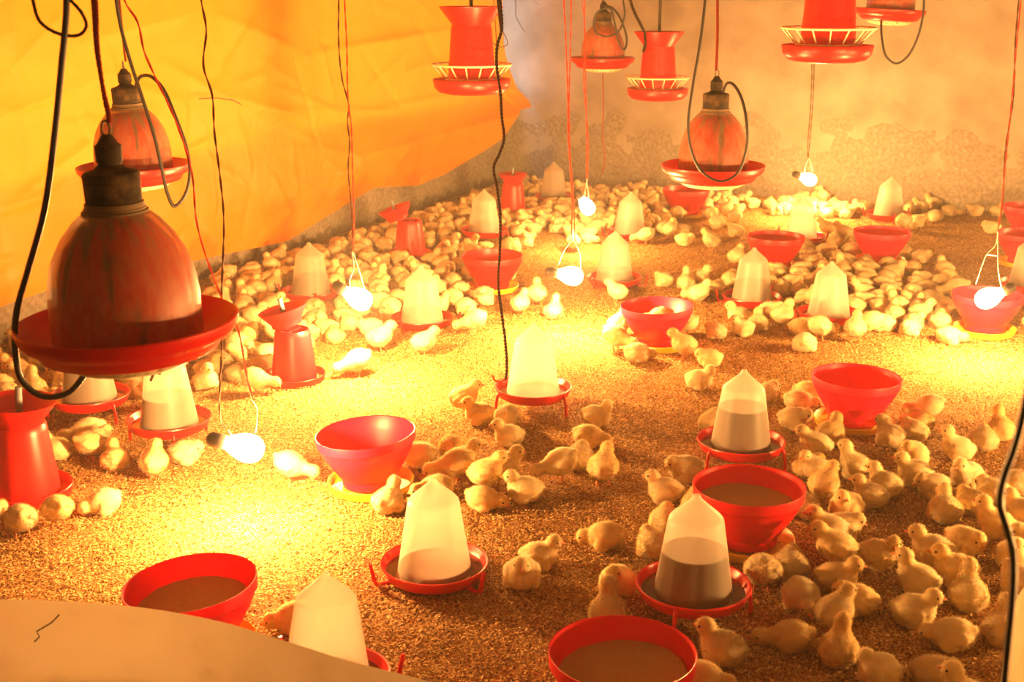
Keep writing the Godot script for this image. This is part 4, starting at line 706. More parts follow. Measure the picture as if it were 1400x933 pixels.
# the far flock: x, z, turn, pose, size
var CROWD := [
	[-2.725, -4.37, 346.0, "tuck", 0.8],
	[-3.629, -3.953, 252.0, "tuck", 0.77],
	[-3.166, -4.172, 328.0, "doze", 0.8],
	[-2.905, -4.294, 327.0, "tuck", 0.81],
	[-2.629, -4.435, 282.0, "tuck", 0.83],
	[-2.341, -4.57, 318.0, "doze", 0.79],
	[-0.634, -5.377, 92.0, "up", 0.75],
	[-2.458, -4.539, 38.0, "left", 0.84],
	[-3.053, -4.269, 351.0, "tuck", 0.73],
	[-3.432, -4.101, 187.0, "tuck", 0.82],
	[-2.559, -4.532, 198.0, "tuck", 0.76],
	[-0.724, -5.393, 160.0, "right", 0.77],
	[-2.834, -4.411, 320.0, "tuck", 0.77],
	[-3.557, -4.078, 221.0, "tuck", 0.8],
	[-3.321, -4.207, 78.0, "left", 0.84],
	[-2.72, -4.494, 252.0, "tuck", 0.83],
	[-3.237, -4.261, 130.0, "up", 0.72],
	[-3.163, -4.321, 165.0, "doze", 0.78],
	[-0.684, -5.49, 284.0, "preen", 0.74],
	[-3.621, -4.134, 81.0, "left", 0.73],
	[-2.34, -4.733, 292.0, "up", 0.78],
	[-2.835, -4.506, 145.0, "tall", 0.82],
	[-3.498, -4.198, 326.0, "left", 0.74],
	[-2.673, -4.591, 338.0, "doze", 0.77],
	[-2.463, -4.689, 348.0, "preen", 0.8],
	[-2.588, -4.661, 330.0, "tuck", 0.83],
	[-3.415, -4.284, 344.0, "tuck", 0.81],
	[-0.52, -5.661, 192.0, "peck", 0.83],
	[-2.384, -4.814, 198.0, "doze", 0.73],
	[-3.319, -4.38, 177.0, "right", 0.79],
	[-3.533, -4.281, 41.0, "preen", 0.73],
	[-2.798, -4.634, 305.0, "tuck", 0.81],
	[-0.986, -5.486, 90.0, "tuck", 0.73],
	[-1.07, -5.462, 77.0, "preen", 0.75],
	[-0.787, -5.604, 239.0, "tuck", 0.79],
	[-2.507, -4.83, 283.0, "tuck", 0.79],
	[-2.906, -4.645, 303.0, "right", 0.72],
	[-3.606, -4.336, 285.0, "up", 0.76],
	[-1.226, -5.446, 268.0, "right", 0.73],
	[-2.681, -4.772, 283.0, "tuck", 0.75],
	[-3.326, -4.473, 136.0, "right", 0.82],
	[-2.601, -4.816, 263.0, "tall", 0.79],
	[-3.472, -4.43, 60.0, "preen", 0.73],
	[-1.059, -5.567, 319.0, "left", 0.8],
	[-1.313, -5.453, 200.0, "tuck", 0.77],
	[-2.865, -4.745, 7.0, "up", 0.75],
	[-2.762, -4.815, 137.0, "tuck", 0.74],
	[-3.309, -4.574, 85.0, "tall", 0.74],
	[-3.423, -4.533, 15.0, "tuck", 0.75],
	[-1.307, -5.533, 2.0, "doze", 0.8],
	[-3.538, -4.499, 1.0, "up", 0.74],
	[-0.7, -5.826, 354.0, "doze", 0.75],
	[-2.685, -4.902, 291.0, "tuck", 0.74],
	[-3.192, -4.698, 230.0, "tuck", 0.74],
	[-3.09, -4.747, 90.0, "up", 0.78],
	[-2.914, -4.831, 90.0, "tall", 0.82],
	[-1.016, -5.72, 232.0, "tuck", 0.84],
	[-1.145, -5.67, 182.0, "tuck", 0.74],
	[-3.38, -4.637, 96.0, "tuck", 0.82],
	[-0.921, -5.786, 347.0, "tuck", 0.78],
	[-2.629, -4.997, 125.0, "doze", 0.74],
	[-2.83, -4.907, 107.0, "tuck", 0.73],
	[-2.997, -4.845, 263.0, "doze", 0.78],
	[-0.692, -5.923, 195.0, "tuck", 0.73],
	[-0.835, -5.857, 332.0, "doze", 0.8],
	[-3.572, -4.582, 234.0, "peck", 0.73],
	[-3.471, -4.63, 45.0, "tuck", 0.76],
	[-1.339, -5.625, 102.0, "tuck", 0.75],
	[-3.256, -4.761, 256.0, "tuck", 0.8],
	[-0.597, -6.01, 104.0, "doze", 0.81],
	[-1.126, -5.771, 100.0, "up", 0.76],
	[-2.786, -5.014, 193.0, "doze", 0.77],
	[-1.221, -5.751, 246.0, "tuck", 0.82],
	[-1.307, -5.712, 303.0, "tuck", 0.74],
	[-3.369, -4.754, 7.0, "tuck", 0.82],
	[-3.075, -4.892, 254.0, "tuck", 0.81],
	[-2.993, -4.949, 153.0, "up", 0.73],
	[-2.452, -5.204, 59.0, "tuck", 0.81],
	[-3.537, -4.706, 59.0, "tuck", 0.8],
	[-3.17, -4.878, 286.0, "tall", 0.82],
	[-2.602, -5.144, 353.0, "tuck", 0.83],
	[-2.732, -5.088, 325.0, "left", 0.72],
	[-2.919, -5.015, 127.0, "tuck", 0.75],
	[-1.097, -5.882, 327.0, "doze", 0.74],
	[-2.848, -5.085, 222.0, "right", 0.78],
	[-3.344, -4.854, 162.0, "preen", 0.83],
	[-3.488, -4.807, 155.0, "stand", 0.74],
	[-3.11, -4.99, 267.0, "left", 0.77],
	[-2.488, -5.294, 68.0, "stand", 0.84],
	[-1.06, -5.97, 145.0, "tall", 0.82],
	[-2.755, -5.18, 344.0, "tuck", 0.77],
	[-3.583, -4.795, 278.0, "tuck", 0.73],
	[-2.609, -5.25, 30.0, "preen", 0.83],
	[-3.04, -5.072, 180.0, "right", 0.73],
	[-3.312, -4.971, 139.0, "right", 0.83],
	[-3.452, -4.916, 4.0, "preen", 0.81],
	[-3.22, -5.045, 328.0, "tuck", 0.74],
	[-2.555, -5.359, 201.0, "doze", 0.75],
	[-1.072, -6.056, 179.0, "up", 0.74],
	[-2.945, -5.184, 303.0, "right", 0.73],
	[-2.731, -5.295, 93.0, "tuck", 0.83],
	[-2.835, -5.267, 73.0, "preen", 0.76],
	[-3.439, -5.0, 5.0, "tuck", 0.82],
	[-3.1, -5.166, 76.0, "tuck", 0.81],
	[-1.222, -6.061, 67.0, "tuck", 0.79],
	[-2.562, -5.441, 207.0, "tuck", 0.78],
	[-3.567, -4.982, 84.0, "stand", 0.74],
	[-2.909, -5.311, 54.0, "up", 0.81],
	[-3.308, -5.132, 107.0, "doze", 0.76],
	[-3.184, -5.198, 234.0, "tuck", 0.81],
	[-3.064, -5.272, 352.0, "tuck", 0.84],
	[-3.513, -5.074, 357.0, "tuck", 0.73],
	[-3.414, -5.122, 66.0, "preen", 0.78],
	[-2.743, -5.436, 162.0, "stand", 0.83],
	[-1.151, -6.211, 73.0, "tuck", 0.72],
	[-2.628, -5.527, 62.0, "stand", 0.84],
	[-3.243, -5.267, 104.0, "tuck", 0.79],
	[-2.889, -5.443, 353.0, "left", 0.81],
	[-3.571, -5.145, 194.0, "doze", 0.76],
	[-3.475, -5.193, 271.0, "tuck", 0.83],
	[-1.294, -6.25, 152.0, "left", 0.74],
	[-2.798, -5.551, 207.0, "up", 0.79],
	[-2.68, -5.616, 155.0, "tuck", 0.76],
	[-3.441, -5.281, 351.0, "tall", 0.74],
	[-3.536, -5.257, 241.0, "tuck", 0.77],
	[-2.883, -5.586, 110.0, "tuck", 0.76],
	[-3.354, -5.383, 29.0, "doze", 0.76],
	[-2.793, -5.669, 253.0, "tuck", 0.77],
	[-2.979, -5.583, 323.0, "right", 0.75],
	[-2.673, -5.734, 2.0, "preen", 0.83],
	[-3.474, -5.371, 62.0, "tuck", 0.79],
	[-2.892, -5.696, 22.0, "tall", 0.74],
	[-3.4, -5.486, 184.0, "up", 0.82],
	[-3.303, -5.535, 348.0, "tuck", 0.78],
	[-2.728, -5.825, 31.0, "tuck", 0.73],
	[-3.534, -5.463, 354.0, "tuck", 0.77],
	[-3.015, -5.716, 2.0, "up", 0.81],
	[-3.28, -5.612, 349.0, "peck", 0.84],
	[-3.138, -5.679, 178.0, "tuck", 0.82],
	[-3.497, -5.58, 285.0, "right", 0.8],
	[-3.419, -5.625, 348.0, "preen", 0.78],
	[-2.278, -6.169, 303.0, "tuck", 0.73],
	[-3.181, -5.77, 74.0, "tuck", 0.78],
	[-2.715, -6.011, 42.0, "tuck", 0.72],
	[-3.364, -5.713, 90.0, "tuck", 0.8],
	[-2.428, -6.162, 1.0, "doze", 0.72],
	[-3.548, -5.673, 71.0, "tuck", 0.81],
	[-3.268, -5.815, 115.0, "stand", 0.83],
	[-2.793, -6.072, 167.0, "preen", 0.81],
	[-2.461, -6.235, 18.0, "tuck", 0.8],
	[-3.162, -5.923, 153.0, "right", 0.76],
	[-3.422, -5.837, 123.0, "tuck", 0.8],
	[-3.515, -5.799, 288.0, "tuck", 0.77],
	[-2.56, -6.259, 199.0, "tuck", 0.83],
	[-3.364, -5.917, 273.0, "up", 0.77],
	[-2.837, -6.167, 344.0, "up", 0.74],
	[-2.985, -6.108, 242.0, "tuck", 0.76],
	[-3.103, -6.075, 26.0, "right", 0.73],
	[-3.208, -6.047, 100.0, "tuck", 0.8],
	[-3.471, -5.93, 197.0, "peck", 0.79],
	[-2.563, -6.362, 145.0, "left", 0.78],
	[-3.287, -6.024, 244.0, "tuck", 0.77],
	[-2.795, -6.27, 210.0, "tuck", 0.73],
	[-2.688, -6.342, 295.0, "up", 0.77],
	[-2.909, -6.24, 77.0, "preen", 0.72],
	[-3.403, -6.02, 145.0, "tuck", 0.8],
	[-3.52, -5.995, 216.0, "tuck", 0.73],
	[-2.503, -6.473, 207.0, "doze", 0.79],
	[-2.629, -6.426, 221.0, "tuck", 0.72],
	[-3.119, -6.198, 14.0, "doze", 0.77],
	[-2.865, -6.33, 9.0, "preen", 0.74],
	[-3.015, -6.264, 14.0, "tuck", 0.76],
	[-2.278, -6.624, 37.0, "tuck", 0.84],
	[-3.221, -6.218, 83.0, "tuck", 0.72],
	[-3.299, -6.189, 88.0, "tuck", 0.83],
	[-2.483, -6.579, 16.0, "left", 0.75],
	[-2.583, -6.537, 215.0, "tall", 0.8],
	[-2.169, -6.731, 125.0, "up", 0.76],
	[-2.834, -6.433, 284.0, "tuck", 0.74],
	[-3.468, -6.142, 145.0, "tuck", 0.78],
	[-3.39, -6.194, 297.0, "tuck", 0.76],
	[-2.927, -6.412, 282.0, "stand", 0.74],
	[-2.368, -6.674, 22.0, "tuck", 0.81],
	[-3.05, -6.356, 166.0, "tuck", 0.77],
	[-3.177, -6.333, 76.0, "tuck", 0.83],
	[-2.464, -6.675, 108.0, "tuck", 0.77],
	[-2.611, -6.614, 7.0, "tuck", 0.77],
	[-2.704, -6.572, 136.0, "doze", 0.76],
	[-2.276, -6.779, 324.0, "preen", 0.75],
	[-3.025, -6.457, 208.0, "right", 0.78],
	[-2.935, -6.503, 163.0, "up", 0.76],
	[-2.841, -6.554, 207.0, "up", 0.75],
	[-3.443, -6.275, 19.0, "tuck", 0.77],
	[-2.247, -6.849, 156.0, "tuck", 0.78],
	[-2.594, -6.706, 336.0, "doze", 0.78],
	[-3.177, -6.443, 21.0, "doze", 0.75],
	[-3.386, -6.36, 161.0, "up", 0.75],
	[-2.445, -6.803, 143.0, "tuck", 0.73],
	[-2.35, -6.861, 315.0, "right", 0.73],
	[-2.82, -6.643, 111.0, "tuck", 0.74],
	[-3.525, -6.318, 228.0, "tuck", 0.74],
	[-2.541, -6.78, 85.0, "left", 0.74],
	[-3.103, -6.538, 81.0, "tuck", 0.83],
	[-2.738, -6.716, 23.0, "preen", 0.8],
	[-3.0, -6.596, 5.0, "tuck", 0.8],
	[-3.318, -6.471, 90.0, "tuck", 0.82],
	[-2.294, -6.964, 296.0, "tuck", 0.83],
	[-2.915, -6.675, 28.0, "tuck", 0.8],
	[-2.545, -6.884, 80.0, "tuck", 0.72],
	[-1.336, -7.466, 125.0, "right", 0.72],
	[-2.43, -6.96, 53.0, "right", 0.78],
	[-1.434, -7.43, 52.0, "tuck", 0.75],
	[-3.521, -6.461, 38.0, "up", 0.78],
	[-2.987, -6.717, 78.0, "tuck", 0.75],
	[-1.521, -7.403, 72.0, "tall", 0.74],
	[-2.649, -6.879, 263.0, "tuck", 0.75],
	[-3.426, -6.527, 344.0, "tuck", 0.76],
	[-3.258, -6.625, 339.0, "preen", 0.81],
	[-2.768, -6.868, 82.0, "left", 0.72],
	[-2.856, -6.832, 241.0, "tuck", 0.83],
	[-2.028, -7.231, 19.0, "tall", 0.79],
	[-2.59, -6.971, 115.0, "right", 0.75],
	[-1.725, -7.378, 316.0, "tuck", 0.75],
	[-2.958, -6.813, 342.0, "tall", 0.76],
	[-1.498, -7.495, 359.0, "up", 0.74],
	[-1.653, -7.426, 303.0, "doze", 0.76],
	[-1.342, -7.577, 8.0, "tuck", 0.75],
	[-3.412, -6.621, 105.0, "tall", 0.78],
	[-1.585, -7.475, 94.0, "tuck", 0.76],
	[-2.456, -7.083, 293.0, "doze", 0.74],
	[-1.947, -7.336, 29.0, "tuck", 0.73],
	[-1.287, -7.652, 192.0, "right", 0.78],
	[-2.556, -7.084, 162.0, "tuck", 0.8],
	[-2.892, -6.93, 244.0, "preen", 0.75],
	[-2.782, -6.996, 345.0, "doze", 0.75],
	[-2.125, -7.308, 292.0, "doze", 0.78],
	[-1.706, -7.505, 40.0, "right", 0.82],
	[-3.52, -6.664, 226.0, "tuck", 0.73],
	[-2.999, -6.923, 332.0, "doze", 0.74],
	[-2.003, -7.402, 221.0, "tuck", 0.73],
	[-2.723, -7.069, 103.0, "tuck", 0.83],
	[-2.527, -7.162, 132.0, "tuck", 0.74],
	[-3.084, -6.913, 105.0, "doze", 0.75],
	[-3.45, -6.749, 127.0, "tuck", 0.82],
	[-2.243, -7.319, 77.0, "stand", 0.75],
	[-2.969, -6.997, 17.0, "up", 0.72],
	[-3.366, -6.831, 59.0, "left", 0.73],
	[-2.613, -7.192, 111.0, "tuck", 0.77],
	[-1.564, -7.682, 309.0, "tuck", 0.83],
	[-2.811, -7.1, 107.0, "tuck", 0.73],
	[-2.075, -7.445, 83.0, "tuck", 0.72],
	[-2.459, -7.291, 78.0, "up", 0.83],
	[-2.157, -7.436, 299.0, "doze", 0.76],
	[-2.924, -7.086, 215.0, "tuck", 0.78],
	[-2.346, -7.374, 38.0, "tuck", 0.75],
	[-3.236, -6.966, 306.0, "doze", 0.81],
	[-3.494, -6.852, 68.0, "right", 0.79],
	[-3.151, -7.022, 351.0, "tuck", 0.78],
	[-3.036, -7.076, 28.0, "tuck", 0.73],
	[-2.681, -7.256, 252.0, "right", 0.81],
	[-3.335, -6.952, 161.0, "tuck", 0.75],
	[-2.598, -7.297, 66.0, "stand", 0.73],
	[-2.846, -7.197, 356.0, "left", 0.73],
	[-2.047, -7.57, 266.0, "tuck", 0.79],
	[-1.629, -7.772, 211.0, "tuck", 0.75],
	[-1.758, -7.726, 345.0, "tuck", 0.76],
	[-2.274, -7.498, 183.0, "tuck", 0.75],
	[-2.144, -7.566, 81.0, "up", 0.73],
	[-2.427, -7.449, 301.0, "tuck", 0.78],
	[-3.249, -7.066, 232.0, "tuck", 0.73],
	[-1.555, -7.871, 130.0, "stand", 0.78],
	[-3.518, -6.976, 278.0, "tuck", 0.75],
	[-2.878, -7.284, 256.0, "preen", 0.76],
	[-2.8, -7.323, 278.0, "doze", 0.76],
	[-3.444, -7.025, 265.0, "tuck", 0.72],
	[-2.381, -7.525, 288.0, "tuck", 0.74],
	[-2.59, -7.431, 2.0, "doze", 0.74],
	[-2.279, -7.588, 341.0, "up", 0.76],
	[-3.309, -7.111, 223.0, "stand", 0.78],
	[-2.708, -7.412, 220.0, "up", 0.8],
	[-2.549, -7.511, 300.0, "left", 0.75],
	[-2.131, -7.716, 41.0, "tall", 0.83],
	[-1.692, -7.93, 329.0, "tuck", 0.78],
	[-2.465, -7.575, 221.0, "up", 0.81],
	[-2.799, -7.426, 297.0, "tuck", 0.72],
	[-3.446, -7.14, 208.0, "doze", 0.74],
	[-3.562, -7.095, 148.0, "tuck", 0.83],
	[-2.367, -7.662, 346.0, "doze", 0.73],
	[-3.363, -7.204, 3.0, "up", 0.74],
	[-2.706, -7.512, 100.0, "doze", 0.77],
	[-2.236, -7.735, 291.0, "tall", 0.75],
	[-2.911, -7.431, 191.0, "tuck", 0.81],
	[-2.615, -7.596, 13.0, "right", 0.76],
	[-2.334, -7.756, 214.0, "tuck", 0.81],
	[-3.371, -7.296, 45.0, "tall", 0.8],
	[-3.537, -7.222, 280.0, "doze", 0.76],
	[-2.503, -7.715, 73.0, "left", 0.73],
	[-2.772, -7.591, 63.0, "tuck", 0.8],
	[-2.873, -7.552, 79.0, "tuck", 0.74],
	[-2.677, -7.663, 349.0, "stand", 0.76],
	[-2.992, -7.517, 10.0, "tuck", 0.78],
	[-3.287, -7.384, 75.0, "up", 0.76],
	[-2.599, -7.73, 331.0, "tuck", 0.78],
	[-3.437, -7.346, 242.0, "left", 0.77],
	[-3.097, -7.512, 83.0, "tuck", 0.76],
	[-2.824, -7.678, 98.0, "tuck", 0.77],
	[-2.733, -7.73, 181.0, "up", 0.72],
	[-3.546, -7.358, 93.0, "doze", 0.8],
	[-3.181, -7.537, 307.0, "tuck", 0.74],
	[-3.356, -7.457, 346.0, "tuck", 0.77],
	[-3.269, -7.502, 190.0, "right", 0.76],
	[-2.936, -7.659, 324.0, "tuck", 0.77],
	[-3.066, -7.642, 255.0, "right", 0.84],
	[-3.464, -7.459, 315.0, "left", 0.81],
	[-3.176, -7.629, 323.0, "tuck", 0.84],
	[-3.284, -7.583, 192.0, "tuck", 0.79],
	[-3.426, -7.544, 201.0, "up", 0.8],
	[-3.149, -7.706, 343.0, "tuck", 0.72],
	[-3.262, -7.682, 44.0, "right", 0.75],
	[-3.386, -7.685, 215.0, "right", 0.82],
	[-3.547, -7.612, 316.0, "tuck", 0.76],
	[-3.491, -7.674, 90.0, "right", 0.75],
]

# ---------------------------------------------------------------- materials

func make_materials():
	var m: StandardMaterial3D
	# plastered, stained concrete
	m = material("plaster", Color.WHITE, 0.9, 0.3)
	m.albedo_texture = noise_tex(0.006, 3, [[0.0, lin(0.24, 0.20, 0.16)], [0.4, lin(0.31, 0.265, 0.21)], [0.62, lin(0.35, 0.30, 0.245)], [1.0, lin(0.40, 0.35, 0.29)]], 1024, FastNoiseLite.TYPE_SIMPLEX_SMOOTH, 6)
	m.uv1_triplanar = true
	m.uv1_world_triplanar = true
	m.uv1_scale = Vector3(0.42, 0.42, 0.42)
	m.heightmap_enabled = true
	m.heightmap_scale = 0.5
	m.heightmap_texture = noise_tex(0.03, 9, [], 512, FastNoiseLite.TYPE_SIMPLEX_SMOOTH, 5)
	m = material("rough_concrete", Color.WHITE, 0.95, 0.3)
	m.albedo_texture = noise_tex(0.035, 5, [[0.0, lin(0.19, 0.155, 0.12)], [0.5, lin(0.27, 0.23, 0.18)], [0.78, lin(0.32, 0.275, 0.22)], [0.9, lin(0.40, 0.35, 0.29)], [1.0, lin(0.52, 0.47, 0.40)]], 1024, FastNoiseLite.TYPE_SIMPLEX_SMOOTH, 5)
	m.uv1_triplanar = true
	m.uv1_world_triplanar = true
	m.uv1_scale = Vector3(0.9, 0.9, 0.9)
	m.heightmap_enabled = true
	m.heightmap_scale = 0.5
	m.heightmap_texture = noise_tex(0.05, 19, [], 512, FastNoiseLite.TYPE_SIMPLEX_SMOOTH, 5)
	material("roof_sheet", lin(0.12, 0.10, 0.09), 0.7, 0.4)
	material("husk_bed", lin(0.30, 0.17, 0.06), 0.95, 0.2)
	M.husk_bed.albedo_color = Color.WHITE
	M.husk_bed.albedo_texture = noise_tex(0.09, 31, [[0.0, lin(0.18, 0.076, 0.02)], [0.45, lin(0.41, 0.205, 0.06)], [0.7, lin(0.56, 0.32, 0.115)], [1.0, lin(0.74, 0.50, 0.22)]], 1024, FastNoiseLite.TYPE_SIMPLEX_SMOOTH, 4)
	M.husk_bed.uv1_triplanar = true
	M.husk_bed.uv1_world_triplanar = true
	M.husk_bed.uv1_scale = Vector3(1.1, 1.1, 1.1)
	M.husk_bed.heightmap_enabled = true
	M.husk_bed.heightmap_scale = 0.6
	M.husk_bed.heightmap_texture = noise_tex(0.09, 31, [], 1024, FastNoiseLite.TYPE_SIMPLEX_SMOOTH, 4)
	m = material("husk", Color.WHITE, 0.8, 0.35)
	m.vertex_color_use_as_albedo = true
	# woven plastic tarpaulin
	m = material("tarpaulin", Color.WHITE, 0.42, 0.45)
	m.albedo_texture = noise_tex(0.012, 41, [[0.0, lin(0.86, 0.29, 0.010)], [1.0, lin(0.90, 0.315, 0.014)]], 512)
	m.uv1_triplanar = true
	m.uv1_scale = Vector3(0.8, 0.8, 0.8)
	m.heightmap_enabled = true
	m.heightmap_scale = 0.25
	m.heightmap_texture = noise_tex(0.02, 44, [], 1024, FastNoiseLite.TYPE_SIMPLEX_SMOOTH, 5)
	glows_through(m, lin(0.5, 0.5, 0.5))
	m = material("red_plastic", lin(0.76, 0.006, 0.014), 0.38, 0.5)
	glows_through(m, lin(0.30, 0.02, 0.03))
	m = material("bright_red_plastic", lin(0.76, 0.010, 0.014), 0.35, 0.5)
	glows_through(m, lin(0.22, 0.01, 0.01))
	m = material("pink_plastic", lin(0.84, 0.010, 0.06), 0.42, 0.5)
	glows_through(m, lin(0.45, 0.02, 0.07))
	m = material("yellow_plastic", lin(0.88, 0.58, 0.03), 0.4, 0.5)
	glows_through(m, lin(0.2, 0.13, 0.01))
	m = material("cream_plastic", lin(0.86, 0.78, 0.52), 0.45, 0.5)
	m = material("feed", Color.WHITE, 0.95, 0.2)
	m.albedo_texture = noise_tex(0.16, 51, [[0.0, lin(0.42, 0.24, 0.09)], [0.5, lin(0.62, 0.40, 0.18)], [1.0, lin(0.76, 0.56, 0.30)]], 512)
	m.uv1_triplanar = true
	m.uv1_scale = Vector3(4, 4, 4)
	m.heightmap_enabled = true
	m.heightmap_scale = 0.4
	m.heightmap_texture = noise_tex(0.16, 51, [], 512)
	m = material("jar_plastic", Color(lin(0.54, 0.48, 0.40), 0.60), 0.42, 0.5)
	m.transparency = BaseMaterial3D.TRANSPARENCY_ALPHA
	glows_through(m, lin(0.84, 0.78, 0.69))
	m = material("murky_water", lin(0.11, 0.075, 0.048), 0.5, 0.2)
	m = material("tray_water", Color(lin(0.25, 0.10, 0.06), 0.55), 0.05, 0.5)
	m.transparency = BaseMaterial3D.TRANSPARENCY_ALPHA
	# the bells: clear plastic under a film of dust and algae streaks
	m = material("bell_plastic", Color.WHITE, 0.4, 0.5)
	m.albedo_texture = bell_dust()
	m.transparency = BaseMaterial3D.TRANSPARENCY_ALPHA
	m = material("dirty_rubber", Color.WHITE, 0.75, 0.3)
	m.albedo_texture = noise_tex(0.03, 61, [[0.0, lin(0.012, 0.01, 0.008)], [0.4, lin(0.03, 0.02, 0.013)], [0.65, lin(0.10, 0.06, 0.032)], [1.0, lin(0.20, 0.13, 0.07)]], 256)
	m.uv1_triplanar = true
	m.uv1_scale = Vector3(3, 3, 3)
	m = material("dirty_base", Color.WHITE, 0.6, 0.4)
	m.albedo_texture = noise_tex(0.04, 63, [[0.0, lin(0.16, 0.10, 0.04)], [0.3, lin(0.42, 0.32, 0.16)], [0.5, lin(0.78, 0.68, 0.44)], [1.0, lin(0.86, 0.76, 0.52)]], 256)
	m.uv1_triplanar = true
	m.uv1_scale = Vector3(4, 4, 4)
	material("collar_plastic", lin(0.20, 0.13, 0.075), 0.6, 0.4)
	material("black_hose", lin(0.022, 0.022, 0.024), 0.45, 0.5)
	material("dark_rope", lin(0.030, 0.012, 0.006), 0.85, 0.2)
	material("red_rope", lin(0.20, 0.020, 0.012), 0.8, 0.2)
	material("red_cord", lin(0.62, 0.05, 0.03), 0.7, 0.3)
	material("dark_cord", lin(0.09, 0.03, 0.012), 0.7, 0.3)
	material("wire", lin(0.55, 0.50, 0.42), 0.4, 0.5)
	M.wire.metallic = 0.8
	material("rusty_wire", lin(0.18, 0.13, 0.09), 0.7, 0.4)
	material("grey_rod", lin(0.20, 0.23, 0.27), 0.5, 0.5)
	material("dark_rod", lin(0.03, 0.018, 0.016), 0.5, 0.5)
	m = material("sheet_plastic", Color.WHITE, 0.5, 0.4)
	m.albedo_texture = noise_tex(0.012, 71, [[0.0, lin(0.42, 0.32, 0.20)], [0.3, lin(0.50, 0.40, 0.26)], [1.0, lin(0.54, 0.44, 0.30)]], 512)
	m.uv1_triplanar = true
	m.uv1_scale = Vector3(1.2, 1.2, 1.2)
	glows_through(m, lin(0.6, 0.6, 0.6))
	material("socket", lin(0.05, 0.04, 0.035), 0.5, 0.5)
	m = material("glowing_bulb", lin(0.95, 0.9, 0.8), 0.2, 0.5)
	m.emission_enabled = true
	m.emission = lin(1.0, 0.62, 0.26)
	m.emission_energy_multiplier = 14.0
	m = material("down", Color.WHITE, 0.95, 0.15)
	m.vertex_color_use_as_albedo = true
	m.rim_enabled = true
	m.rim = 0.35
	m.rim_tint = 0.6
	glows_through(m, lin(0.36, 0.34, 0.30))
	material("beak", lin(0.62, 0.20, 0.075), 0.5, 0.4)
	material("leg_skin", lin(0.66, 0.20, 0.08), 0.6, 0.4)
	material("eye", lin(0.008, 0.006, 0.006), 0.15, 0.6)

# colour and cover of the dirt on a bell: red-brown film with grain, darker runs and a pale scum
func bell_dust() -> ImageTexture:
	var w := 512
	var h := 256
	var grain := FastNoiseLite.new()
	grain.seed = 81
	grain.frequency = 0.09
	grain.fractal_octaves = 4
	var runs := FastNoiseLite.new()
	runs.seed = 82
	runs.frequency = 0.02
	runs.fractal_octaves = 3
	var im := Image.create(w, h, false, Image.FORMAT_RGBA8)
	for y in h:
		for x in w:
			var a := TAU * x / w
			var g := grain.get_noise_3d(cos(a) * 60.0, sin(a) * 60.0, y * 0.16) * 0.5 + 0.5
			var r := runs.get_noise_3d(cos(a) * 90.0, sin(a) * 90.0, y * 0.10) * 0.5 + 0.5
			var c := Color(0.64, 0.16, 0.10).lerp(Color(0.50, 0.20, 0.125), smoothstep(0.25, 0.8, g))
			var run := smoothstep(0.60, 0.72, r + (g - 0.5) * 0.25)
			c = c.lerp(Color(0.14, 0.10, 0.055), run * 0.8)
			# dry dust lies in patches, thicker on the shoulder, where it was never rinsed
			var v := float(y) / h
			var patch := smoothstep(0.52, 0.68, g * 0.55 + r * 0.25 + (v - 0.5) * 0.5)
			c = c.lerp(Color(0.27, 0.19, 0.115), patch * 0.75)
			var cover := clampf(0.66 + (g - 0.5) * 0.5 + run * 0.3, 0.35, 0.97)
			im.set_pixel(x, y, Color(c.linear_to_srgb(), cover))
	return ImageTexture.create_from_image(im)

# ---------------------------------------------------------------- the shed

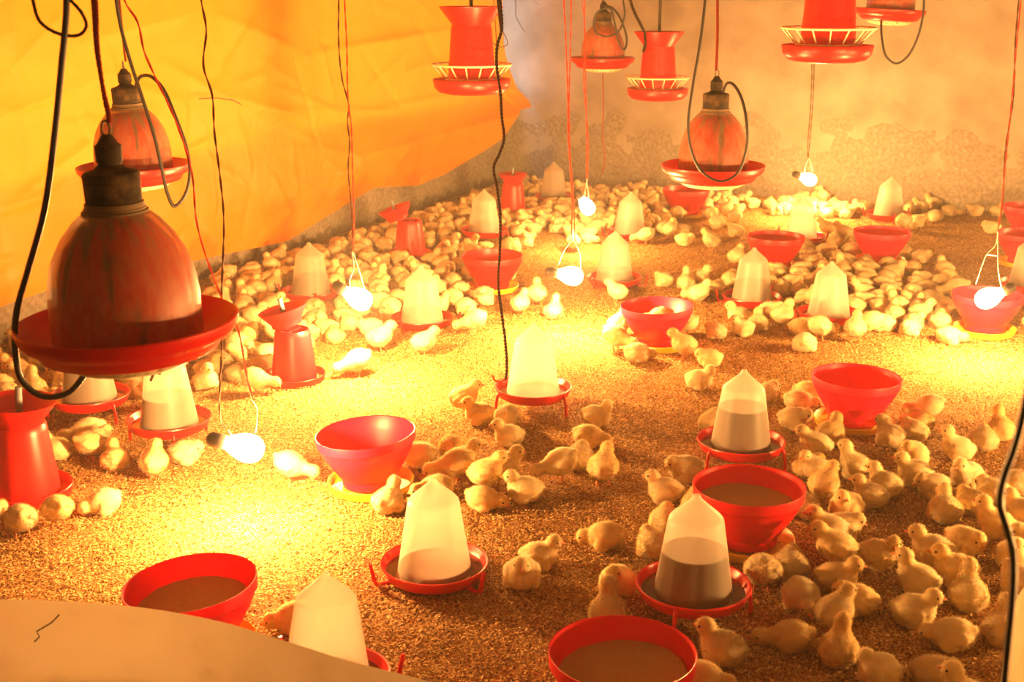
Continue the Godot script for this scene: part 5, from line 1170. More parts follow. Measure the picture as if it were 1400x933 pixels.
func build_room():
	var t := 0.2
	structure("floor", boxed(Vector3(ROOM_LEFT - t, -0.2, ROOM_BACK - t), Vector3(ROOM_RIGHT + t, 0, ROOM_FRONT + t)), M.husk_bed, "shed floor covered with brown rice husk litter", "floor")
	# back wall, plastered above a rough band
	var st := begin()
	box(st, Vector3(ROOM_LEFT - t, 0, ROOM_BACK - t), Vector3(ROOM_RIGHT + t, ROOM_TOP, ROOM_BACK))
	var wall := structure("wall_back", done(st), M.plaster, "stained plaster wall closing the far end of the shed", "wall")
	part(wall, "rough_band", rough_band(), M.rough_concrete, "rough grey cement band with whitewash flecks along the foot")
	# left wall: low kerb, piers and top beam round one long opening
	structure("wall_left", boxed(Vector3(ROOM_LEFT - t, 0, ROOM_BACK), Vector3(ROOM_LEFT, 0.62, ROOM_FRONT + t)), M.rough_concrete, "low rough concrete wall under the yellow tarpaulin", "wall")
	structure("wall_left_beam", boxed(Vector3(ROOM_LEFT - t, 2.3, ROOM_BACK), Vector3(ROOM_LEFT, ROOM_TOP, ROOM_FRONT + t)), M.plaster, "concrete beam above the open side of the shed", "beam")
	structure("wall_left_infill", boxed(Vector3(ROOM_LEFT - t, 0.62, -1.5), Vector3(ROOM_LEFT, 2.3, ROOM_FRONT + t)), M.plaster, "plastered part of the left wall beside the camera", "wall")
	for z in [-5.2, -2.3]:
		structure("pillar", boxed(Vector3(ROOM_LEFT - t, 0.62, z - 0.12), Vector3(ROOM_LEFT, 2.3, z + 0.12)), M.plaster, "square concrete pillar behind the yellow tarpaulin", "pillar").set_meta("group", "pillars of the open side")
	structure("wall_right", boxed(Vector3(ROOM_RIGHT, 0, ROOM_BACK), Vector3(ROOM_RIGHT + t, ROOM_TOP, ROOM_FRONT + t)), M.plaster, "plaster wall on the far right side of the shed", "wall")
	structure("wall_front", boxed(Vector3(ROOM_LEFT, 0, ROOM_FRONT), Vector3(ROOM_RIGHT, ROOM_TOP, ROOM_FRONT + t)), M.plaster, "plaster wall behind the photographer", "wall")
	structure("ceiling", boxed(Vector3(ROOM_LEFT - t, ROOM_TOP, ROOM_BACK - t), Vector3(ROOM_RIGHT + t, ROOM_TOP + 0.1, ROOM_FRONT + t)), M.roof_sheet, "dull roof sheeting above the shed", "ceiling")
	# wire netting over the opening, seen in the gap at the corner
	var net := thing("wire_netting", "rusty wire netting in the gap beside the yellow tarpaulin", "netting", Vector3(ROOM_LEFT - 0.06, 0.6, ROOM_BACK))
	var step := 0.045
	for k in 22:
		var pts := PackedVector3Array()
		for i in 39:
			var zig := 1.0 if (i + k) % 2 == 0 else -1.0
			pts.append(Vector3(0.004 * zig, i * step, 0.012 + k * step * 0.62 + zig * step * 0.2))
		part(net, "strand", tubed(pts, 0.0013, 4), M.rusty_wire)
	var twig := thing("dry_twig", "thin dry twig caught in the netting at the corner", "twig", Vector3(ROOM_LEFT + 0.02, 1.0, ROOM_BACK + 0.05))
	part(twig, "stem", tubed(smooth_path(path([0, 0.27, 0.02, 0.02, 0.2, -0.01, 0.03, 0.1, 0.0, 0.10, 0.0, 0.01])), 0.005, 5, 0.003), M.rusty_wire)
	part(twig, "side_shoot", tubed(smooth_path(path([0.02, 0.2, -0.01, 0.09, 0.24, 0.0, 0.2, 0.18, 0.01])), 0.003, 5, 0.0015), M.rusty_wire)

func rough_band() -> ArrayMesh:
	var n := FastNoiseLite.new()
	n.seed = 12
	n.frequency = 3.0
	n.fractal_octaves = 4
	var edge := FastNoiseLite.new()
	edge.seed = 14
	edge.frequency = 1.3
	edge.fractal_octaves = 4
	var st := begin()
	st.set_smooth_group(1)
	var cols := 260
	var rows := 22
	var at := func(i: int, j: int) -> Vector3:
		var x := ROOM_LEFT + (ROOM_RIGHT - ROOM_LEFT) * i / cols
		var top := 0.46 + edge.get_noise_1d(x) * 0.2
		var y := top * j / rows
		var d := 0.013 * (1.0 - 1.1 * j / rows) + n.get_noise_2d(x, y) * 0.016
		return Vector3(x, y, ROOM_BACK + d)
	for i in cols:
		for j in rows:
			quad(st, at.call(i, j), at.call(i, j + 1), at.call(i + 1, j + 1), at.call(i + 1, j))
	return done(st)

# ---------------------------------------------------------------- tarpaulin

func tarp_edge(z: float) -> float:      # height of the hem above the floor
	for i in HEM.size() - 1:
		if z <= HEM[i + 1][0]:
			return lerpf(HEM[i][1], HEM[i + 1][1], clampf((z - HEM[i][0]) / (HEM[i + 1][0] - HEM[i][0]), 0, 1))
	return HEM[HEM.size() - 1][1]

func build_tarpaulin():
	var z0 := -7.95
	var z1 := -1.4
	var top := 2.42
	var cols := 440
	var rows := 170
	var w := cols + 1
	var big := FastNoiseLite.new()
	big.seed = 5
	big.frequency = 0.55
	big.fractal_octaves = 2
	var depth := PackedFloat32Array()
	var flat := PackedVector2Array()
	for j in rows + 1:
		for i in cols + 1:
			var z := lerpf(z0, z1, float(i) / cols)
			var y := lerpf(tarp_edge(z), top, float(j) / rows)
			flat.append(Vector2(z, y))
			var d := 0.05 + big.get_noise_2d(z, y * 1.3) * 0.05
			# the hem near the corner is drawn up and blows inwards
			d += smoothstep(-6.6, -7.9, z) * smoothstep(0.95, 0.4, y) * 0.10
			# a belly in the sheet above the low wall
			d += 0.06 * exp(-pow((z + 6.2) / 0.55, 2.0) - pow((y - 0.42) / 0.22, 2.0))
			depth.append(d)
	# creases: z, y of both ends, height, width; the long ones are where the photo shows them
	var rng := RandomNumberGenerator.new()
	rng.seed = 15
	var creases := CREASES.duplicate()
	for k in 170:
		var c := Vector2(rng.randf_range(z0, -2.6), rng.randf_range(0.15, 1.6))
		var turn := rng.randfn(-0.25, 0.7) + (PI / 2 if rng.randf() < 0.3 else 0.0)
		var half := Vector2(cos(turn), sin(turn)) * rng.randf_range(0.06, 0.32)
		creases.append([c.x - half.x, c.y - half.y, c.x + half.x, c.y + half.y, rng.randf_range(-0.011, 0.014), rng.randf_range(0.016, 0.045)])
	for c in creases:
		var a := Vector2(c[0], c[1])
		var b := Vector2(c[2], c[3])
		var ab := b - a
		var reach: float = c[5] * 4.5
		var i0 := clampi(int((minf(a.x, b.x) - reach - z0) / (z1 - z0) * cols), 0, cols)
		var i1 := clampi(int((maxf(a.x, b.x) + reach - z0) / (z1 - z0) * cols) + 1, 0, cols)
		var y0 := minf(a.y, b.y) - reach
		var y1 := maxf(a.y, b.y) + reach
		for i in range(i0, i1 + 1):
			var lo := flat[i].y
			var j0 := clampi(int((y0 - lo) / (top - lo) * rows), 0, rows)
			var j1 := clampi(int((y1 - lo) / (top - lo) * rows) + 1, 0, rows)
			for j in range(j0, j1 + 1):
				var p := flat[j * w + i]
				var t := clampf((p - a).dot(ab) / ab.length_squared(), 0.0, 1.0)
				var off := p - (a + ab * t)
				# one flank of a crease is steeper than the other
				var side := ab.cross(off)
				var q: float = off.length() / (c[5] * (0.45 if side > 0.0 else 1.3))
				depth[j * w + i] += c[4] * exp(-q) * (0.35 + 0.65 * sin(PI * clampf(t, 0.04, 0.96)))
	var st := begin()
	st.set_smooth_group(1)
	var pts := PackedVector3Array()
	for k in flat.size():
		var blow := smoothstep(-6.6, -7.9, flat[k].x) * smoothstep(0.95, 0.4, flat[k].y)
		# above the flap the edge of the sheet hangs back from the corner and leaves a gap
		var back := 0.13 * smoothstep(-7.2, -7.95, flat[k].x) * smoothstep(0.50, 0.66, flat[k].y)
		pts.append(Vector3(ROOM_LEFT + maxf(depth[k], 0.012), flat[k].y, maxf(flat[k].x - 0.11 * blow + back, ROOM_BACK + 0.03)))
	for j in rows:
		for i in cols:
			# seen from inside the shed, z grows to the left
			quad(st, pts[j * w + i + 1], pts[(j + 1) * w + i + 1], pts[(j + 1) * w + i], pts[j * w + i])
	var o := part(self, "tarpaulin", done(st), M.tarpaulin)
	tag(o, "creased bright yellow-orange tarpaulin hanging over the open left side", "tarpaulin")
	# a stick pushed through the sheet
	var stick := thing("stick", "thin dry stick pinned through the middle of the tarpaulin", "stick", Vector3(ROOM_LEFT, 0, 0))
	part(stick, "shaft", tubed(path(STICK), 0.003, 5), M.rusty_wire)

# ---------------------------------------------------------------- litter

func build_litter():
	var rng := RandomNumberGenerator.new()
	rng.seed = 4
	var lump := FastNoiseLite.new()
	lump.seed = 77
	lump.frequency = 9.0
	lump.fractal_octaves = 3
	var size := 0.6
	var tiles := []
	for v in 3:
		var p := PackedVector3Array()
		var n := PackedVector3Array()
		var c := PackedColorArray()
		for k in 14000:
			var x := rng.randf_range(-0.5, 0.5) * size
			var z := rng.randf_range(-0.5, 0.5) * size
			var h := (lump.get_noise_2d(x + v * 7.0, z) * 0.5 + 0.5) * 0.011 * smoothstep(0.5, 0.4, maxf(absf(x), absf(z)) / size) + rng.randf() * 0.004
			var a := rng.randf() * TAU
			var tilt := rng.randf_range(-0.55, 0.55)
			var l := rng.randf_range(0.0035, 0.0065)
			var b := rng.randf_range(0.0011, 0.0019)
			var along := Vector3(cos(a) * cos(tilt), sin(tilt), sin(a) * cos(tilt))
			var roll := rng.randf_range(-0.5, 0.5)
			var side := Vector3(-sin(a) * cos(roll), sin(roll), cos(a) * cos(roll))
			var up := side.cross(along).normalized()
			if up.y < 0:
				up = -up
			var at := Vector3(x, h, z)
			var tone := pow(rng.randf(), 1.5)
			var col := Color(0.25, 0.115, 0.03).lerp(Color(0.90, 0.60, 0.26), tone)
			if rng.randf() < 0.08:
				col = Color(0.06, 0.026, 0.009)
			var e0 := at - along * l
			var e1 := at + along * l
			var s0 := at + side * b + up * 0.0006
			var s1 := at - side * b + up * 0.0006
			var tri := [e0, s0, e1, e0, e1, s1]
			if (s0 - e0).cross(e1 - e0).dot(up) > 0:      # front faces run clockwise
				tri = [e0, e1, s0, e0, s1, e1]
			for q in tri:
				p.append(q)
				n.append(up)
				c.append(col)
		var arr := []
		arr.resize(Mesh.ARRAY_MAX)
		arr[Mesh.ARRAY_VERTEX] = p
		arr[Mesh.ARRAY_NORMAL] = n
		arr[Mesh.ARRAY_COLOR] = c
		var mesh := ArrayMesh.new()
		mesh.add_surface_from_arrays(Mesh.PRIMITIVE_TRIANGLES, arr)
		tiles.append(mesh)
	var root := thing("rice_husk_litter", "loose brown rice husk strewn thickly over the whole floor", "litter")
	root.set_meta("kind", "stuff")
	var spots := [[], [], []]
	for i in 15:
		for k in 15:
			var x := ROOM_LEFT + size * (i + 0.5)
			var z := ROOM_BACK + size * (k + 0.5)
			if x > 1.6 and z > -4.0 or z > 0.6:
				continue
			var turn := Basis(Vector3.UP, (rng.randi() % 4) * PI / 2)
			spots[rng.randi() % 3].append(Transform3D(turn, Vector3(x, 0.0005, z)))
	for v in 3:
		var mm := MultiMesh.new()
		mm.transform_format = MultiMesh.TRANSFORM_3D
		mm.mesh = tiles[v]
		mm.instance_count = spots[v].size()
		for i in spots[v].size():
			mm.set_instance_transform(i, spots[v][i])
		var o := MultiMeshInstance3D.new()
		o.name = "husks"
		o.multimesh = mm
		o.material_override = M.husk
		root.add_child(o, true)
		o.set_meta("kind", "stuff")

# ---------------------------------------------------------------- sheets that pen the chicks

func sheet(pts: PackedVector3Array, h: float) -> ArrayMesh:
	var st := begin()
	st.set_smooth_group(1)
	var up := Vector3(0, h, 0)
	for i in pts.size() - 1:
		quad(st, pts[i], pts[i] + up, pts[i + 1] + up, pts[i + 1])
	return done(st)

func build_guards():
	var pts := smooth_path(path(GUARD), 8)
	var o := part(self, "guard_sheet", sheet(pts, 0.30), M.sheet_plastic)
	tag(o, "large curved cream plastic sheet penning the chicks at the bottom left", "sheet")
	# dried mark scratched on the sheet
	var s := thing("straw", "short bent dark straw stuck to the cream sheet", "straw", Vector3.ZERO)
	part(s, "stem", tubed(path(STRAW), 0.0012, 4), M.dark_rope)
	var ring := PackedVector3Array()
	for i in 81:
		var a := TAU * i / 80
		ring.append(Vector3(TUB[0] + cos(a) * TUB[2], 0, TUB[1] + sin(a) * TUB[2]))
	var r := part(self, "guard_sheet", sheet(ring, 0.30), M.sheet_plastic)
	tag(r, "pale cream sheet bent into a ring, cut off by the right edge", "sheet")

# ---------------------------------------------------------------- heat bulbs

func build_bulbs():
	# pear: round end down, neck into the socket
	var glass := [Vector2(0, -0.034), Vector2(0.012, -0.0325), Vector2(0.022, -0.026), Vector2(0.0295, -0.013), Vector2(0.031, 0.002), Vector2(0.028, 0.018), Vector2(0.021, 0.033), Vector2(0.015, 0.045), Vector2(0.0135, 0.052), Vector2(0, 0.052)]
	for i in glass.size():
		glass[i] = glass[i] * 1.2 - Vector2(0, 0.008)
	var glass_mesh := lathed(glass, 24)
	var socket_mesh := lathed([Vector2(0, 0.050), Vector2(0.0165, 0.050), Vector2(0.019, 0.056), Vector2(0.019, 0.085), Vector2(0.014, 0.094), Vector2(0.006, 0.098), Vector2(0, 0.098)], 20)
	for b in BULBS:
		var at := Vector3(b.at[0], b.at[1], b.at[2])
		var o := thing("hanging_bulb", b.label, "light bulb", at, 0.0, "heat bulbs hung low over the litter")
		var turn := Transform3D(Basis(Vector3(b.axis[0], b.axis[1], b.axis[2]).normalized(), deg_to_rad(b.tilt)), Vector3.ZERO)
		var g := part(o, "bulb", glass_mesh, M.glowing_bulb, "glowing glass bulb")
		g.transform = turn
		part(o, "socket", socket_mesh, M.socket).transform = turn
		for h in b.hanger:
			part(o, "wire_hanger", tubed(smooth_path(local_path(h, at), 4), 0.0017, 5), M.wire)
		for c in b.cords:
			part(o, "cord", twisted(smooth_path(local_path(c[1], at), 5), c[2], 0.11), M[c[0]])
		var l := OmniLight3D.new()
		l.name = "bulb_light"
		l.light_color = lin(WARM.r, WARM.g, WARM.b)
		l.light_energy = BULB_ENERGY * b.power
		l.light_size = 0.03
		l.omni_range = 20.0
		l.omni_attenuation = 2.0
		l.shadow_enabled = true
		o.add_child(l)

# ---------------------------------------------------------------- bell drinkers

func build_bell_drinkers():
	var base := lathed([Vector2(0, 0), Vector2(0.06, 0.002), Vector2(0.095, 0.008), Vector2(0.112, 0.018), Vector2(0.118, 0.030), Vector2(0, 0.030)], 40)
	var pan := lathed([Vector2(0.08, 0.024), Vector2(0.125, 0.024), Vector2(0.143, 0.030), Vector2(0.152, 0.044), Vector2(0.156, 0.050), Vector2(0.168, 0.054), Vector2(0.176, 0.064), Vector2(0.180, 0.076), Vector2(0.1805, 0.081), Vector2(0.178, 0.083), Vector2(0.174, 0.078), Vector2(0.166, 0.062), Vector2(0.150, 0.050), Vector2(0.128, 0.042), Vector2(0, 0.042)], 48)
	var core := lathed([Vector2(0.108, 0.042), Vector2(0.107, 0.10), Vector2(0.102, 0.16), Vector2(0.088, 0.205), Vector2(0.055, 0.245), Vector2(0, 0.25)], 36)
	var bell := lathed([Vector2(0.121, 0.055), Vector2(0.1215, 0.075), Vector2(0.121, 0.12), Vector2(0.117, 0.155), Vector2(0.107, 0.190), Vector2(0.090, 0.222), Vector2(0.070, 0.246), Vector2(0.052, 0.262)], 48)
	var collar := lathed([Vector2(0.054, 0.257), Vector2(0.053, 0.264), Vector2(0.0495, 0.265), Vector2(0.0495, 0.268), Vector2(0.048, 0.269), Vector2(0.047, 0.277), Vector2(0, 0.278)], 32)
	var cap := lathed([Vector2(0.043, 0.274), Vector2(0.0445, 0.278), Vector2(0.0455, 0.322), Vector2(0.043, 0.326), Vector2(0.026, 0.331), Vector2(0.021, 0.336), Vector2(0, 0.336)], 32)
	var valve := lathed([Vector2(0.018, 0.332), Vector2(0.0185, 0.340), Vector2(0.021, 0.343), Vector2(0.021, 0.368), Vector2(0.017, 0.371), Vector2(0.0115, 0.379), Vector2(0.008, 0.385), Vector2(0, 0.385)], 20)
	var hook := begin()
	var loop := PackedVector3Array()
	for i in 17:
		var t := TAU * i / 16
		loop.append(Vector3(0.0065 * cos(t), 0.394 + 0.013 * sin(t), 0))
	tube(hook, loop, 0.0022, 5)
	var hook_mesh := done(hook)
	for d in BELLS:
		var at := Vector3(d.at[0], d.at[1], d.at[2])
		var o := thing("bell_drinker", d.label, "drinker", at, 0.0, "hanging bell drinkers")
		var lean := Transform3D(Basis(Vector3(d.axis[0], d.axis[1], d.axis[2]).normalized(), deg_to_rad(d.tilt)) * Basis(Vector3.UP, d.spin), Vector3.ZERO)
		for p in [["base", base, M.dirty_base], ["pan", pan, M.bright_red_plastic], ["inner_cone", core, M.bright_red_plastic], ["bell", bell, M.bell_plastic], ["collar", collar, M.collar_plastic], ["cap", cap, M.dirty_rubber], ["valve", valve, M.dirty_rubber], ["hook", hook_mesh, M.rusty_wire]]:
			part(o, p[0], p[1], p[2]).transform = lean
		for h in d.hose:
			part(o, "hose", tubed(smooth_path(local_path(h, at), 8), d.hose_r, 8), M.black_hose)
		for h in d.rope:
			part(o, "rope", twisted(smooth_path(local_path(h[1], at), 5), h[2], h[2] * 9.0, 3), M[h[0]])

# ---------------------------------------------------------------- hanging feeders

func build_hanging_feeders():
	var pan := lathed([Vector2(0, 0), Vector2(0.11, 0), Vector2(0.145, 0.009), Vector2(0.163, 0.028), Vector2(0.170, 0.060), Vector2(0.1685, 0.063), Vector2(0.166, 0.060), Vector2(0.158, 0.030), Vector2(0.140, 0.013), Vector2(0, 0.008)], 44)
	var hopper := lathed([Vector2(0, 0.010), Vector2(0.100, 0.030), Vector2(0.1005, 0.12), Vector2(0.098, 0.135), Vector2(0.0975, 0.14), Vector2(0.088, 0.280), Vector2(0.085, 0.282), Vector2(0.085, 0.289), Vector2(0.082, 0.291), Vector2(0, 0.291)], 40)
	var funnel := lathed([Vector2(0.080, 0.285), Vector2(0.086, 0.296), Vector2(0.136, 0.362), Vector2(0.1375, 0.368), Vector2(0.134, 0.367), Vector2(0.084, 0.300), Vector2(0, 0.297)], 40)
	var upper := lathed(ring_profile(0.172, 0.0046, 0.124), 48)
	var lower := lathed(ring_profile(0.116, 0.0038, 0.064), 40)
	for d in HANGING_FEEDERS:
		var at := Vector3(d.at[0], d.at[1], d.at[2])
		var o := thing("hanging_feeder", d.label, "feeder", at, d.spin, "red feeders hung out of reach")
		part(o, "pan", pan, M.bright_red_plastic)
		part(o, "hopper", hopper, M.bright_red_plastic)
		part(o, "funnel", funnel, M.bright_red_plastic)
		part(o, "upper_ring", upper, M.cream_plastic, "cream guard ring, the wider one")
		part(o, "lower_ring", lower, M.cream_plastic, "cream guard ring, the narrower one")
		for i in 16:
			var a := TAU * i / 16
			part(o, "rib", tubed(PackedVector3Array([Vector3(0.116 * cos(a), 0.064, 0.116 * sin(a)), Vector3(0.172 * cos(a), 0.124, 0.172 * sin(a))]), 0.0032, 5), M.cream_plastic)
		part(o, "rod", tubed(PackedVector3Array([Vector3(0, 0.30, 0), Vector3(0, 0.62, 0)]), 0.0085, 8), M.dark_rod)
		part(o, "rope", twisted(PackedVector3Array([Vector3(0, 0.6, 0), Vector3(0.004, 0.9, 0), Vector3(0, ROOM_TOP - at.y - 0.01, 0)]), 0.003, 0.03), M.dark_rope)
		for h in d.rope:
			var lp := local_path(h[1], at)
			for i in lp.size():
				lp[i] = lp[i].rotated(Vector3.UP, -d.spin)
			part(o, "loose_rope", twisted(smooth_path(lp, 5), h[2], h[2] * 7.0), M[h[0]])

# ---------------------------------------------------------------- bowls

func build_bowls():
	var bowl := lathed([Vector2(0, 0.014), Vector2(0.072, 0.014), Vector2(0.0755, 0.018), Vector2(0.077, 0.040), Vector2(0.0815, 0.043), Vector2(0.094, 0.066), Vector2(0.098, 0.070), Vector2(0.112, 0.094), Vector2(0.1145, 0.097), Vector2(0.126, 0.120), Vector2(0.1305, 0.134), Vector2(0.1345, 0.137), Vector2(0.1365, 0.160), Vector2(0.136, 0.1625), Vector2(0.1335, 0.1615), Vector2(0.1315, 0.140), Vector2(0.123, 0.121), Vector2(0.1095, 0.095), Vector2(0.0915, 0.066), Vector2(0.074, 0.042), Vector2(0.070, 0.020), Vector2(0, 0.018)], 48)
	var tray := lathed([Vector2(0, 0), Vector2(0.100, 0), Vector2(0.112, 0.006), Vector2(0.119, 0.028), Vector2(0.117, 0.030), Vector2(0.114, 0.026), Vector2(0.107, 0.011), Vector2(0, 0.009)], 44)
	for d in BOWLS:
		var at := Vector3(d.at[0], 0.0, d.at[1])
		var o := thing("bowl_feeder", d.label, "feeder bowl", at, d.spin, "bowl feeders on the litter")
		var lean := Transform3D(Basis(Vector3(d.axis[0], 0, d.axis[1]).normalized(), deg_to_rad(d.tilt)), Vector3(0, 0.002, 0))
		part(o, "bowl", bowl, M[d.colour]).transform = lean
		part(o, "base_tray", tray, M.yellow_plastic, "shallow yellow tray under the bowl")
		if d.feed > 0.0:
			part(o, "feed", heap(d.feed, 0.1315, int(d.spin * 100.0)), M.feed, "brown feed meal in the bowl").transform = lean

# meal heaped to a height inside the bowl, uneven on top
func heap(y: float, most: float, seed_: int) -> ArrayMesh:
	var n := FastNoiseLite.new()
	n.seed = seed_
	n.frequency = 14.0
	var r := clampf(remap(y, 0.042, 0.134, 0.073, 0.129), 0.07, most)
	var st := begin()
	st.set_smooth_group(1)
	var seg := 36
	var rings := 9
	var at := func(i: int, j: int) -> Vector3:
		var q := r * i / rings
		var t := TAU * (j % seg) / seg
		var x := q * cos(t)
		var z := q * sin(t)
		var rise := n.get_noise_2d(x, z) * 0.007 + n.get_noise_2d(x * 4.0 + 5.0, z * 4.0) * 0.002
		return Vector3(x, y + rise * (1.0 - 0.6 * float(i) / rings) + x * 0.05, z)
	for i in rings:
		for j in seg:
			quad(st, at.call(i + 1, j), at.call(i, j), at.call(i, j + 1), at.call(i + 1, j + 1))
	return done(st)

# ---------------------------------------------------------------- jar drinkers

func jar_radius(y: float) -> float:
	return lerpf(0.086, 0.0605, clampf(y / 0.172, 0, 1))

func build_jars():
	var jar := lathed([Vector2(0.0845, 0.0), Vector2(0.0865, 0.002), Vector2(0.0605, 0.170), Vector2(0.0585, 0.178), Vector2(0.052, 0.186), Vector2(0.020, 0.214), Vector2(0.0105, 0.223), Vector2(0.0065, 0.232), Vector2(0, 0.234)], 40)
	var tray := lathed([Vector2(0, 0), Vector2(0.080, 0), Vector2(0.100, 0.003), Vector2(0.114, 0.012), Vector2(0.121, 0.030), Vector2(0.1255, 0.036), Vector2(0.1245, 0.040), Vector2(0.1205, 0.039), Vector2(0.1165, 0.030), Vector2(0.109, 0.014), Vector2(0.098, 0.007), Vector2(0, 0.005)], 44)
	var pool := lathed([Vector2(0, 0.0215), Vector2(0.1125, 0.0215), Vector2(0.1125, 0.022), Vector2(0, 0.022)], 40)
	for d in JARS:
		var at := Vector3(d.at[0], 0.0, d.at[1])
		var o := thing("jar_drinker", d.label, "drinker", at, d.spin, "jar drinkers on the litter")
		var foot: float = 0.045 if d.legs == "down" else 0.006
		var up := Transform3D(Basis(Vector3.RIGHT, deg_to_rad(d.tilt)), Vector3(0, foot, 0))
		part(o, "tray", tray, M.bright_red_plastic, "shallow red drinking tray").transform = up
		if d.level > 0.01:
			part(o, "tray_water", pool, M.tray_water).transform = up
		part(o, "jar", jar, M.jar_plastic, "translucent white plastic jar").transform = up.translated_local(Vector3(0, 0.014, 0))
		if d.level > 0.02:
			var top: float = d.level * 0.172
			part(o, "water", lathed([Vector2(0, 0.003), Vector2(jar_radius(0.003) - 0.003, 0.003), Vector2(jar_radius(top) - 0.003, top), Vector2(0, top)], 36), M.murky_water, "murky water standing in the jar").transform = up.translated_local(Vector3(0, 0.014, 0))
		for i in 3:
			var a := TAU * i / 3.0 + 0.5
			var dir := Vector3(cos(a), 0, sin(a))
			var pts: PackedVector3Array
			if d.legs == "down":
				pts = PackedVector3Array([dir * 0.112 + Vector3(0, foot + 0.03, 0), dir * 0.124 + Vector3(0, foot + 0.020, 0), dir * 0.131 + Vector3(0, 0.002, 0)])
			else:
				pts = PackedVector3Array([dir * 0.105 + Vector3(0, 0.010, 0), dir * 0.128 + Vector3(0, 0.007, 0), dir * 0.140 + Vector3(0, 0.010, 0), dir * 0.147 + Vector3(0, 0.035, 0), dir * 0.153 + Vector3(0, 0.062, 0)])
			part(o, "leg", tubed(smooth_path(pts, 3), 0.0058, 6, 0.0045), M.bright_red_plastic)

# ---------------------------------------------------------------- tube feeders on the floor

func build_tube_feeders():
	var pan := lathed([Vector2(0, 0), Vector2(0.090, 0), Vector2(0.102, 0.005), Vector2(0.108, 0.030), Vector2(0.1065, 0.032), Vector2(0.104, 0.030), Vector2(0.098, 0.009), Vector2(0, 0.006)], 40)
	var hopper := lathed([Vector2(0, 0.008), Vector2(0.0775, 0.010), Vector2(0.0765, 0.040), Vector2(0.062, 0.170), Vector2(0.060, 0.184), Vector2(0.056, 0.190), Vector2(0.052, 0.190), Vector2(0.052, 0.182), Vector2(0.056, 0.168), Vector2(0.07, 0.05)], 40)
	var cross_bar := begin()
	for a in [0.4, 0.4 + PI / 2]:
		tube(cross_bar, PackedVector3Array([Vector3(-0.054 * cos(a), 0.182, -0.054 * sin(a)), Vector3(0.054 * cos(a), 0.182, 0.054 * sin(a))]), 0.004, 5)
	var cross_mesh := done(cross_bar)
	var lid := lathed([Vector2(0, 0), Vector2(0.052, 0), Vector2(0.054, 0.014), Vector2(0.060, 0.022), Vector2(0.084, 0.056), Vector2(0.0855, 0.060), Vector2(0.083, 0.059), Vector2(0.056, 0.020), Vector2(0, 0.012)], 40)
	for d in TUBE_FEEDERS:
		var at := Vector3(d.at[0], 0.0, d.at[1])
		var o := thing("tube_feeder", d.label, "feeder", at, d.spin, "tube feeders on the litter")
		o.scale = Vector3.ONE * d.size
		part(o, "pan", pan, M.bright_red_plastic)
		part(o, "hopper", hopper, M[d.colour])
		part(o, "crossbar", cross_mesh, M.red_plastic)
		var l := part(o, "lid", lid, M[d.colour], "flared red lid")
		l.position = Vector3(d.lid[0], d.lid[1], d.lid[2])
		l.basis = Basis(Vector3(d.lid_axis[0], 0, d.lid_axis[1]).normalized(), deg_to_rad(d.lid_tilt))
		var rod := part(l, "rod", tubed(PackedVector3Array([Vector3(0, 0.0, 0), Vector3(0, 0.095, 0)]), 0.0085, 8), M.grey_rod, "dark grey rod")
		rod.position = Vector3(0, 0.0, 0)

# ---------------------------------------------------------------- loose ropes, strings and cables

func build_ropes():
	for d in ROPES:
		var at := Vector3(d.path[0], 0, d.path[2])
		var o := thing(d.name, d.label, d.category, at)
		if d.strands > 1:
			part(o, "strand", twisted(smooth_path(local_path(d.path, at), 5), d.r, d.r * 8.0, d.strands), M[d.colour])
		else:
			part(o, "strand", tubed(smooth_path(local_path(d.path, at), 6), d.r, 8), M[d.colour])
		for e in d.extra:
			part(o, e[0], tubed(smooth_path(local_path(e[2], at), 5), e[3], 5), M[e[1]])

# ---------------------------------------------------------------- chicks

const CELL := 0.0045
const LOW := Vector3(-0.10, -0.009, -0.078)
const NX := 54
const NY := 38
const NZ := 36
var field := PackedFloat32Array()

func blend(k: float, d: float, i: int):
	var f := field[i]
	var h := maxf(k - absf(f - d), 0.0)
	field[i] = minf(f, d) - h * h * 0.25 / k

func add_ellipsoid(c: Vector3, r: Vector3, k := 0.014, turn := Basis.IDENTITY):
	var reach := maxf(r.x, maxf(r.y, r.z)) + 0.024
	var inv := turn.inverse()
	var lo := ((c - Vector3.ONE * reach - LOW) / CELL).floor()
	var hi := ((c + Vector3.ONE * reach - LOW) / CELL).ceil()
	for x in range(maxi(0, int(lo.x)), mini(NX, int(hi.x) + 1)):
		for y in range(maxi(0, int(lo.y)), mini(NY, int(hi.y) + 1)):
			for z in range(maxi(0, int(lo.z)), mini(NZ, int(hi.z) + 1)):
				var p := inv * (LOW + Vector3(x, y, z) * CELL - c)
				var q := p / r
				var k0 := q.length()
				var k1 := (q / r).length()
				blend(k, k0 * (k0 - 1.0) / maxf(k1, 1e-4) if k0 > 1e-4 else -minf(r.x, minf(r.y, r.z)), (x * NY + y) * NZ + z)

